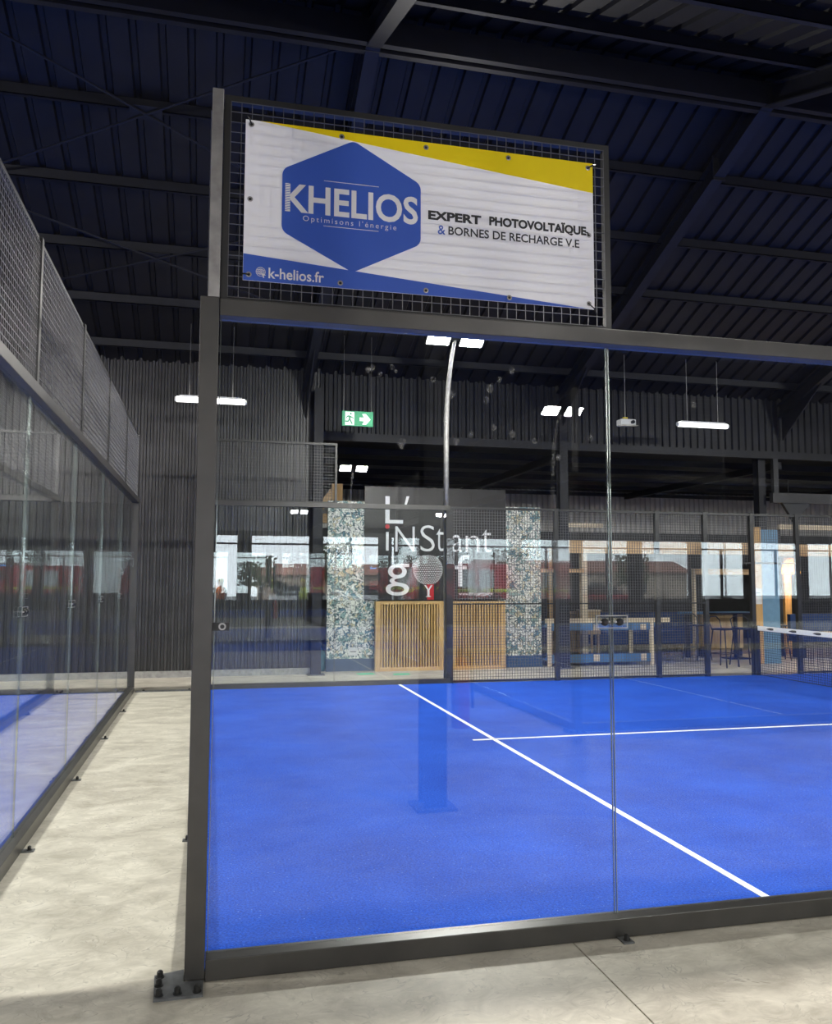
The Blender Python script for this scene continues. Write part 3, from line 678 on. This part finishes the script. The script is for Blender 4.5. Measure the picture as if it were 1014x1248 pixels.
def counter(a, b, n, lab):
    t = thing('slatted_counter', lab, 'counter', (a, KY - .1, 0), 'slatted oak counters under the golf sign')
    y0, y1 = KY - .2, KY - .08
    box('side_stile', 'oak_vertical', a, a + .1, y0, y1, 0, 1.36, t); box('side_stile', 'oak_vertical', b - .1, b, y0, y1, 0, 1.36, t)
    box('top_board', 'oak_horizontal', a + .1, b - .1, y0, y1, 1.30, 1.36, t); box('bottom_board', 'oak_horizontal', a + .1, b - .1, y0, y1, 0, .07, t)
    box('back_panel', 'cladding_dark', a + .1, b - .1, y1 - .03, y1, .07, 1.30, t)
    w = (b - a - .2) / n; s0 = None
    for k in range(n):
        if s0 is None: s0 = box('slat', 'oak_vertical', a + .1 + w * .25, a + .1 + w * .80, y0 + .01, y1 - .03, .07, 1.30, t)
        else: c = s0.copy(); C.objects.link(c); c.parent = t; c.location = Vector(s0.location) + Vector((w * k, 0, 0))
counter(3.12, 4.50, 21, 'wide oak counter with vertical slats under the golf letters')
counter(4.66, 5.80, 16, 'narrower oak counter with vertical slats under the end of the golf sign')
for (x, y, a, lab) in ((2.86, 11.86, .2, 'green tape patch on the floor in front of the wallpapered partition'), (3.52, 11.68, -.1, 'green tape patch on the floor in front of the slatted counter')):
    pts = [(x + .17 * c - .1 * s * a, y + .13 * s, .001) for c, s in ((-1, -1), (.9, -1), (1, 1), (-.85, .9))]
    tag(MB().prism(pts, (0, 0, .003)).build('floor_tape', 'green_tape'), lab, 'tape', 'green tape on the floor')
t = thing('planter_bag', 'teal fabric floor bag between the steel column and the wallpapered partition', 'bag', (2.05, 12.5, 0))
MB().lathe([(.16, 0), (.2, .05), (.2, .3), (.15, .38), (.06, .4)], (2.04, 12.62, 0), 14).build('body', 'teal_fabric', t, True)
MB().tube([(1.94, 12.62, .39), (1.98, 12.62, .5), (2.10, 12.62, .5), (2.14, 12.62, .39)], .012, 6).build('handle', 'teal_fabric', t, True)
t = thing('timber_gantry', 'orange timber post with diagonal brace behind the wallpapered partition', 'timber frame', (2.6, 14.2, 0))
box('post', 'pine_vertical', 2.50, 2.73, 14.1, 14.3, 0, 3.88, t); box('beam', 'pine', 2.0, 2.50, 14.12, 14.28, 3.02, 3.22, t)
MB().prism([(2.05, 14.15, 3.22), (2.25, 14.15, 3.22), (2.5, 14.15, 3.55), (2.5, 14.15, 3.8)], (0, .1, 0)).build('brace', 'pine', t)

# ---------------------------------------------------------------- hanging things
def tube_light(x0, x1, y, z, lab):
    t = thing('tube_light', lab, 'light', ((x0 + x1) / 2, y, z), 'hanging tube lights')
    MB().tube([(x0 + .03, y, z), (x1 - .03, y, z)], .05, 12).build('diffuser', 'tube_glow', t, True)
    for a, b in ((x0, x0 + .05), (x1 - .05, x1)): MB().tube([(a, y, z), (b, y, z)], .042, 10).build('end_cap', 'white_plastic', t)
    box('housing', 'white_plastic', x0 + .08, x1 - .08, y - .03, y + .03, z + .04, z + .07, t)
    for f in (.2, .8): x = x0 + (x1 - x0) * f; MB().tube([(x, y, z + .06), (x, y, zr(y) - .1)], .006, 5).build('suspension_wire', 'steel', t)
tube_light(-.70, .52, 10.8, 4.88, 'white tube light hanging in front of the dark corrugated wall')
tube_light(8.93, 10.08, 10.8, 4.89, 'white tube light hanging in front of the dark upper cladding')
ex = thing('exit_sign', 'green emergency exit sign with running figure and arrow hung on wires', 'sign', (2.5, 10.8, 4.53))
bd2 = box('sign_box', 'exit_green', 2.21, 2.775, 10.8, 10.85, 4.55, 4.82, ex); EY = 10.798
flat('white_field', 'exit_white', [(2.265, 4.565), (2.43, 4.565), (2.43, 4.805), (2.265, 4.805)], EY + .002, .003, bd2)
def ef(pts): return [(2.265 + .165 * u, 4.565 + .24 * v) for u, v in pts]
for nm, pts in (('figure_torso', [(.38, .72), (.6, .7), (.58, .42), (.42, .40)]), ('figure_leg', [(.42, .45), (.58, .45), (.85, .1), (.72, .05)]), ('figure_leg', [(.4, .45), (.52, .4), (.36, .22), (.02, .22), (.02, .32), (.3, .33)]),
                ('figure_arm', [(.55, .72), (.95, .55), (.95, .48), (.55, .6)]), ('figure_arm', [(.42, .74), (.2, .68), (.08, .52), (.16, .49), (.26, .6), (.44, .64)])):
    flat(nm, 'exit_green', ef(pts), EY - .002, .002, bd2)
MB().lathe([(.018, 0), (.018, -.003)], (2.265 + .165 * .62, EY - .001, 4.565 + .24 * .86), 12, 'y').build('figure_head', 'exit_green', bd2)
flat('arrow', 'exit_white', [(2.53, 4.645), (2.53, 4.71), (2.61, 4.71), (2.575, 4.775), (2.645, 4.775), (2.73, 4.678), (2.645, 4.58), (2.575, 4.58), (2.61, 4.645)], EY + .002, .004, bd2)
for x in (2.24, 2.745): MB().tube([(x, 10.82, 4.82), (x, 10.82, zr(10.82) - .1)], .005, 5).build('suspension_wire', 'steel', ex)
pj = thing('projector', 'small white projector box hanging above the court on a thin rod', 'projector', (7.8, 10.8, 4.8))
box('body', 'white_plastic', 7.66, 7.98, 10.7, 10.9, 4.80, 4.92, pj, .012); box('mount', 'yellow_plastic', 7.76, 7.84, 10.77, 10.83, 4.92, 4.97, pj)
MB().lathe([(.035, 0), (.035, -.05), (.02, -.055)], (7.9, 10.7, 4.86), 12, 'y').build('lens', 'dark_glass', pj)
MB().tube([(7.80, 10.8, 4.97), (7.80, 10.8, zr(10.8) - .1)], .008, 6).build('rod', 'steel', pj)
MB().prism([(7.60, 10.72, 4.79), (7.82, 10.6, 4.76), (8.05, 10.74, 4.80), (7.98, 10.9, 4.80)], (0, 0, .012)).build('tray', 'steel', pj)

# ---------------------------------------------------------------- bar and games corner
def pergola():
    t = thing('timber_pergola', 'pine timber pergola with wide fascia beams over the bar corner', 'pergola', (10, 13.6, 0))
    B = lambda n, *q, m='pine': box(n, m, *q, t)
    B('fascia_beam', 7.52, 11.3 + 1.15, 13.45, 13.55, 2.40, 2.68); B('fascia_beam', 13.0, 17.5, 13.45, 13.55, 2.38, 2.66)
    B('upper_rail', 7.55, 8.6, 13.46, 13.54, 2.98, 3.08, m='pale_wood'); B('upper_rail', 13.2, 17.5, 13.46, 13.54, 3.02, 3.14, m='pale_wood')
    B('cross_rail', 10.9, 12.5, 13.46, 13.54, 1.93, 2.06)
    B('post', 7.24, 7.33, 13.4, 13.5, 0, 2.5, m='pine_vertical'); B('cross_rail', 6.95, 8.1, 13.40, 13.46, 1.96, 2.04)
    B('post', 8.06, 8.20, 13.46, 13.6, 0, 2.40, m='pale_wood'); B('post', 13.72, 13.90, 14.02, 14.18, 0, 2.38, m='pine_vertical')
    B('post', 10.86, 10.92, 13.46, 13.54, 0, 2.06, m='pale_wood'); B('post', 7.52, 7.60, 13.46, 13.54, 0, 3.08, m='pale_wood')
    B('post', 13.2, 13.3, 13.55, 13.65, 0, 3.02, m='cladding_dark')
pergola()
t = thing('clad_pillar', 'pillar clad half in timber and half in light blue boards by the net', 'pillar', (11.8, 12.15, 0))
box('timber_face', 'pine_vertical', 11.43, 11.62, 12.0, 12.18, 0, 2.95, t); box('blue_face', 'light_blue_paint', 11.62, 12.06, 12.02, 12.18, 0, 2.9, t)
box('notice', 'white_plastic', 11.45, 11.60, 11.992, 12.0, 1.28, 1.62, t); n_ = t.children[-1]
for k in range(3): box('notice_line', 'ink_black', 11.475, 11.575, 11.990, 11.9918, 1.52 - k * .03, 1.53 - k * .03, n_)
t = thing('steel_bracket', 'dark steel beam and gusset above the clad pillar', 'beam', (12.6, 12.0, 3.5))
box('beam', 'cladding', 11.95, 17, 11.98, 12.1, 3.5, 3.72, t)
MB().prism([(12.2, 12.0, 3.5), (12.9, 12.0, 3.5), (12.52, 12.0, 3.04)], (0, .08, 0)).build('gusset', 'cladding_dark', t)
box('hanger', 'cladding_dark', 16.6, 16.8, 12.0, 12.1, 3.72, 4.48, t); box('hanger', 'cladding_dark', 12.0, 12.12, 12.0, 12.1, 3.72, 4.48, t)
# blue game table
t = thing('game_table', 'long blue game table with pale wood rim and legs behind the mesh fence', 'table', (8, 12.9, 0))
box('rim', 'pale_wood', 6.72, 9.56, 12.3, 12.36, .90, .99, t); box('rim', 'pale_wood', 6.72, 9.56, 13.5, 13.56, .90, .99, t) if False else None
box('bed', 'blue_paint', 6.75, 9.3, 12.36, 13.3, .80, .90, t); box('side_panel', 'blue_paint', 6.75, 9.15, 12.32, 12.36, .74, .90, t)
box('shelf', 'blue_paint', 6.75, 9.15, 12.36, 13.3, .13, .17, t); box('shelf_edge', 'blue_paint', 6.75, 9.15, 12.32, 12.36, .08, .25, t)
for x in (9.12, 6.78): box('leg', 'pale_wood', x - .03, x + .05, 12.30, 12.36, 0, .90, t); box('leg', 'pale_wood', x - .03, x + .05, 13.24, 13.3, 0, .80, t)
for x in (7.84, 8.92):
    box('wood_block', 'pale_wood', x - .06, x + .06, 12.29, 12.32, .745, .86, t); box('wood_block', 'pale_wood', x - .06, x + .06, 12.29, 12.32, .10, .24, t)
# slatted screen and plywood crate
t = thing('slatted_screen', 'plywood screen of thin upright slats behind the blue game table', 'screen', (8.4, 15, 0))
box('rail', 'plywood', 8.18, 8.72, 15.0, 15.06, .98, 1.04, t); box('rail', 'plywood', 8.18, 8.72, 15.0, 15.06, .06, .12, t)
for k in range(10): box('slat', 'plywood', 8.2 + k * .053, 8.225 + k * .053, 15.0, 15.04, 0 if k in (0, 9) else .12, .98, t)
t = thing('plywood_crate', 'plywood crate on a low stand behind the blue game table', 'crate', (8.85, 14.6, 0))
box('box_body', 'plywood', 8.55, 8.95, 14.4, 14.8, .52, 1.06, t); box('lid', 'pale_wood', 8.53, 8.97, 14.38, 14.82, 1.06, 1.09, t)
for x in (8.58, 8.9): 
    for y in (14.43, 14.77): box('leg', 'plywood', x - .025, x + .025, y - .025, y + .025, 0, .52, t)
t = thing('bar_counter', 'slatted pine bar front with a blue top beside the bar stools', 'bar counter', (11.7, 13.8, 0))
box('top', 'blue_paint', 10.75, 12.5, 13.57, 14.0, 1.0, 1.05, t); box('back_panel', 'plywood', 11.2, 12.3, 13.84, 13.71, .2, 1.0, t)
for k in range(14): box('slat', 'pine_vertical', 11.22 + k * .078, 11.265 + k * .078, 13.80, 13.84, .2, 1.0, t)
for x in (11.24, 12.26): box('support', 'navy_metal', x - .04, x + .04, 13.76, 13.9, 0, .2, t)
box('support', 'navy_metal', 10.8, 10.88, 13.7, 13.8, 0, 1.0, t)
t = thing('sofa', 'royal blue two seat sofa behind the game table', 'sofa', (11.3, 15.2, 0))
box('seat_base', 'royal_fabric', 9.2, 12.0, 14.95, 15.7, .22, .48, t, .03)
for k in range(2): box('seat_cushion', 'royal_fabric', 9.24 + 1.38 * k, 10.56 + 1.38 * k, 14.93, 15.5, .48, .62, t, .04)
box('backrest', 'royal_fabric', 9.2, 12.0, 15.5, 15.72, .48, .98, t, .05)
for x in (9.05, 11.95): box('armrest', 'royal_fabric', x, x + .2, 14.95, 15.72, .22, .72, t, .04)
for x in (9.2, 12.0):
    for y in (15.0, 15.65): MB().tube([(x, y, 0), (x, y, .22)], .025, 8).build('leg', 'bolt_metal', t)
def stool(x, y, a, where, h=.76):
    t = thing('bar_stool', 'tall dark metal bar stool with low backrest, ' + where, 'stool', (x, y, 0), 'bar stools at the bar front')
    ca, sa = math.cos(a), math.sin(a)
    P = lambda u, v, z: (x + u * ca - v * sa, y + u * sa + v * ca, z)
    MB().prism([P(-.17, -.17, h), P(.17, -.17, h), P(.19, .15, h), P(-.19, .15, h)], (0, 0, .035)).build('seat', 'navy_metal', t)
    for u in (-1, 1):
        for v in (-1, 1): MB().tube([P(u * .22, v * .22, 0), P(u * .14, v * .14, h)], .014, 8).build('leg', 'navy_metal', t)
    mb = MB()
    for (p, q) in (((-1, -1), (1, -1)), ((1, -1), (1, 1)), ((1, 1), (-1, 1)), ((-1, 1), (-1, -1))): mb.tube([P(p[0] * .19, p[1] * .19, .28), P(q[0] * .19, q[1] * .19, .28)], .009, 6)
    mb.build('footrest', 'navy_metal', t)
    MB().tube([P(-.17, .14, h), P(-.19, .2, h + .2), P(-.1, .22, h + .27), P(.1, .22, h + .27), P(.19, .2, h + .2), P(.17, .14, h)], .013, 6).build('backrest', 'navy_metal', t)
    return t
stool(10.36, 11.6, .4, 'nearest the gate opening in the fence'); stool(10.93, 11.72, -.2, 'between the gate opening and clad pillar'); stool(12.5, 12.72, 1.2, 'behind the light blue pillar and the net'); stool(10.72, 13.15, .2, 'at the free end of the bar')
# round high table by the pillar
t = thing('high_table', 'dark high table on a single column foot behind the bar stools', 'table', (11.45, 13.0, 0))
box('top', 'navy_metal', 11.1, 12.3, 12.95, 13.35, 1.02, 1.05, t); MB().tube([(11.75, 13.2, .03), (11.75, 13.2, 1.02)], .05, 10).build('column', 'navy_metal', t); box('foot', 'navy_metal', 11.5, 12.0, 13.0, 13.4, 0, .03, t)
t = thing('pendant_lamp', 'straw shaded pendant lamp glowing warm under the pergola', 'lamp', (13.71, 13.75, 1.96))
mb = MB(); prof = [(.215, 0), (.20, .12), (.16, .26), (.08, .36), (.03, .39)]
for (r_, h_) in prof:
    for j in range(20): a = 2 * PI * j / 20; mb.v.append((13.71 + r_ * math.cos(a), 13.75 + r_ * math.sin(a), 1.96 + h_))
for k in range(len(prof) - 1):
    for j in range(20): mb.f.append((k * 20 + j, k * 20 + (j + 1) % 20, k * 20 + 20 + (j + 1) % 20, k * 20 + 20 + j))
mb.build('shade', 'lamp_straw', t, True); MB().lathe([(.02, -.05), (.055, 0), (.06, .05), (.02, .1)], (13.71, 13.75, 2.1), 12).build('bulb', 'warm_bulb', t, True)
MB().tube([(13.71, 13.75, 2.35), (13.71, 13.75, 4.28)], .006, 5).build('cord', 'bolt_metal', t)
li = bpy.data.lights.new('pendant', 'POINT'); li.energy = 70; li.color = (1, .62, .28); li.shadow_soft_size = .06
lo = bpy.data.objects.new('pendant', li); C.objects.link(lo); lo.parent = t; lo.location = (0, 0, .06)
t = thing('dining_bench', 'blue lounge bench with pale cushions on the far side of the net', 'bench', (14.2, 13.2, 0))
box('seat', 'royal_fabric', 13.3, 16.2, 12.9, 13.4, .38, .5, t); box('backrest', 'royal_fabric', 13.3, 16.2, 13.3, 13.42, .5, 1.0, t)
for x in (13.9, 14.6, 15.3): box('cushion', 'pale_wood', x, x + .42, 12.95, 13.3, .5, .6, t, .03)
for x in (13.4, 16.1): box('leg', 'navy_metal', x - .03, x + .03, 12.95, 13.35, 0, .38, t)
# fire extinguisher on the column behind the camera
t = thing('fire_extinguisher', 'red fire extinguisher hung on the steel column outside the glass court', 'extinguisher', (1.95, VAL, .9))
MB().lathe([(.07, .35), (.075, .38), (.075, .82), (.05, .89), (.025, .91)], (1.93, VAL, .25), 14).build('cylinder', 'red_paint', t, True)
MB().tube([(1.93, VAL, 1.16), (1.93, VAL, 1.22)], .02, 8).build('valve', 'bolt_metal', t); MB().tube([(1.93, VAL, 1.2), (2.02, VAL, 1.15), (2.03, VAL, .75)], .012, 6).build('hose', 'rubber', t)
box('bracket', 'bolt_metal', 1.79, 1.86, VAL - .03, VAL + .03, .95, 1.0, t)

# ---------------------------------------------------------------- outdoors beyond the windows
struct(box('ground_outside', 'asphalt', -90, 110, -95, -29.6, -.2, -.01))
def engine(x, y, lab):
    t = thing('fire_engine', lab, 'fire engine', (x, y, 0), 'fire engines parked outside the windows')
    box('body', 'red_paint', x - 2.2, x + 3.2, y - 1.2, y + 1.2, .6, 3.0, t, .08)
    MB().prism([(x - 4.1, y - 1.2, .6), (x - 2.3, y - 1.2, .6), (x - 2.3, y - 1.2, 2.9), (x - 3.7, y - 1.2, 2.9), (x - 4.1, y - 1.2, 1.7)], (0, 2.4, 0)).build('cab', 'red_paint', t)
    box('stripe', 'yellow_vest', x - 2.15, x + 3.15, y + 1.2, y + 1.215, 1.05, 1.25, t); box('side_window', 'dark_glass', x - 3.6, x - 2.5, y + 1.2, y + 1.215, 1.8, 2.6, t)
    box('locker_door', 'car_white', x - .9, x + .2, y + 1.2, y + 1.22, 1.3, 2.6, t); box('locker_door', 'car_white', x + .5, x + 1.6, y + 1.2, y + 1.22, 1.3, 2.6, t)
    box('beacon', 'blue_beacon', x - 3.4, x - 2.8, y - .6, y + .6, 2.9, 3.08, t)
    for wx in (x - 3.1, x + 1.6):
        for s in (-1, 1): MB().lathe([(.25, -.14), (.5, -.14), (.5, .14), (.25, .14)], (wx, y + s * 1.08, .5), 16, 'y').build('wheel', 'rubber', t)
engine(-14, -52, 'red fire engine parked outside beside the bare trees'); engine(17.5, -53, 'red fire engine parked outside in front of the beige house')
engine(-3.2, -50, 'red fire engine parked outside behind the workers')
def car(x, y, col, lab):
    t = thing('parked_car', lab, 'car', (x, y, 0), 'cars parked outside the windows')
    MB().prism([(x - 2.1, y - .85, .35), (x + 2.1, y - .85, .35), (x + 2.1, y - .85, .85), (x + 1.2, y - .85, .95), (x - 2.0, y - .85, .95)], (0, 1.7, 0)).build('body', col, t)
    MB().prism([(x - 1.7, y - .75, .95), (x + 1.1, y - .75, .95), (x + .4, y - .75, 1.5), (x - 1.3, y - .75, 1.5)], (0, 1.5, 0)).build('cabin', 'dark_glass', t)
    for wx in (x - 1.3, x + 1.3):
        for s in (-1, 1): MB().lathe([(.15, -.1), (.32, -.1), (.32, .1), (.15, .1)], (wx, y + s * .78, .32), 14, 'y').build('wheel', 'rubber', t)
car(5.2, -44, 'car_white', 'white car parked outside'); car(24, -45, 'red_paint', 'small red car parked outside'); car(9.5, -46, 'car_white', 'pale car parked outside beside the workers')
def person(x, y, vest, a, lab):
    t = thing('person', lab, 'person', (x, y, 0))
    V = [(0, 0, .95), (0, 0, 1.15), (0, 0, 1.4), (0, 0, 1.5), (0, 0, 1.62), (0, .02, 1.74), (.1, 0, .9), (.12, .03, .5), (.12, -.02, .08), (.13, .12, .04), (-.1, 0, .9), (-.13, -.03, .5), (-.14, -.1, .08), (-.14, .04, .04),
         (.2, 0, 1.42), (.28, .02, 1.15), (.27, .16, .93), (.27, .22, .86), (-.2, 0, 1.42), (-.27, -.02, 1.15), (-.25, .1, .92), (-.25, .16, .86)]
    Eg = [(0, 1), (1, 2), (2, 3), (3, 4), (4, 5), (0, 6), (6, 7), (7, 8), (8, 9), (0, 10), (10, 11), (11, 12), (12, 13), (2, 14), (14, 15), (15, 16), (16, 17), (2, 18), (18, 19), (19, 20), (20, 21)]
    Rr = [.15, .14, .15, .06, .10, .085, .09, .065, .045, .04, .09, .065, .045, .04, .065, .045, .035, .035, .065, .045, .035, .035]
    me = bpy.data.meshes.new('body'); me.from_pydata(V, Eg, []); o = bpy.data.objects.new('body', me); C.objects.link(o); o.parent = t; t.rotation_euler = (0, 0, a)
    o.modifiers.new('skin', 'SKIN'); o.modifiers.new('sub', 'SUBSURF').levels = 2
    for i, q in enumerate(Rr): me.skin_vertices[0].data[i].radius = (q, q * .85)
    me.skin_vertices[0].data[0].use_root = True; me.materials.append(M('dark_cloth'))
    p2 = {'_w': (0, 0, 0)}
    vb = MB().lathe([(.20, .95), (.195, 1.15), (.21, 1.35), (.17, 1.47), (.09, 1.5)], (0, 0, 0), 16).build('vest', vest, None, True); vb.parent = t
    hb = MB().lathe([(.05, 1.52), (.09, 1.58), (.105, 1.66), (.095, 1.75), (.04, 1.82)], (0, .02, 0), 14).build('face', 'skin', None, True); hb.parent = t
    hm = MB().lathe([(.125, 1.71), (.125, 1.73), (.112, 1.80), (.05, 1.86)], (0, .01, 0), 14).build('helmet', 'yellow_plastic', None, True); hm.parent = t
person(-1.2, -35.2, 'orange_vest', 0, 'person in an orange vest standing outside by the red fire engine'); person(.4, -35.0, 'orange_vest', .5, 'person in an orange vest walking outside near the white car'); person(3.9, -33.4, 'yellow_vest', -.4, 'person in a yellow vest standing outside next to the white car')
def tree(x, y, h, lab):
    t = thing('street_tree', lab, 'tree', (x, y, 0), 'bare street trees outside the windows')
    MB().tube([(x, y, 0), (x + .1, y, h * .35), (x, y, h * .6)], [.2, .15, .08], 8).build('trunk', 'bark', t)
    mb = MB(); rnd = random.Random(int(x * 10))
    for k in range(26):
        z = h * (.3 + .4 * rnd.random()); a = rnd.random() * 6.28; L = h * (.18 + .2 * rnd.random())
        mb.tube([(x, y, z), (x + L * .5 * math.cos(a), y + L * .5 * math.sin(a), z + L * .45), (x + L * math.cos(a), y + L * math.sin(a), z + L)], [.05, .03, .01], 5)
    mb.build('branches', 'bark', t)
    mb = MB()
    for k in range(420):
        a = rnd.random() * 6.28; rr = h * .33 * math.sqrt(rnd.random()); z = h * (.35 + .6 * rnd.random()); p = Vector((x + rr * math.cos(a), y + rr * math.sin(a), z)); d = .14
        q1 = Vector((rnd.uniform(-1, 1), rnd.uniform(-1, 1), rnd.uniform(-1, 1))).normalized() * d; q2 = q1.orthogonal().normalized() * d
        i = len(mb.v); mb.v += [tuple(p - q1), tuple(p + q2), tuple(p + q1), tuple(p - q2)]; mb.f.append((i, i + 1, i + 2, i + 3))
    stuff(mb.build('foliage', 'leaf', t))
TREES = {-16: ('tall', 'behind the fire engine of the short house'), -7: ('small', 'between two fire engines'), 4: ('low', 'at the corner of the low house'), 9: ('high', 'in front of the low house'), 16: ('small', 'behind the fire engine near the low house'), 24: ('tall', 'behind the small red car'), 34: ('middling', 'in front of the long house')}
for x, y, h in ((-16, -60, 4.6), (-7, -62, 4), (3.5, -60, 3.8), (9, -62, 5), (16, -60, 4), (24, -62, 4.6), (34, -60, 4.2)): tree(x, y, h, 'sparse %s tree outside the windows, %s' % TREES[round(x)])
for x0, x1, h, lab in ((-30, -18, 3.6, 'short beige house with tiled roof behind the fire engine by the bare trees'), (4, 18, 3.3, 'low beige house with tiled roof behind the white cars'), (24, 44, 3.8, 'long beige house with tiled roof behind the small red car')):
    t = thing('house', lab, 'house', ((x0 + x1) / 2, -71, 0), 'houses outside the windows')
    box('wall', 'house_render', x0, x1, -74, -68, 0, h * .7, t); MB().prism([(x0 - .4, -67.6, h * .7), (x0 - .4, -74.4, h * .7), (x0 - .4, -71, h)], (x1 - x0 + .8, 0, 0)).build('roof', 'roof_tile', t)
    for k in range(4): box('window', 'dark_glass', x0 + 1 + k * (x1 - x0 - 2) / 4, x0 + 2.2 + k * (x1 - x0 - 2) / 4, -67.99, -67.9, .8, 1.7, t)
for o in bpy.data.objects:
    if '_w' in o.keys(): del o['_w']
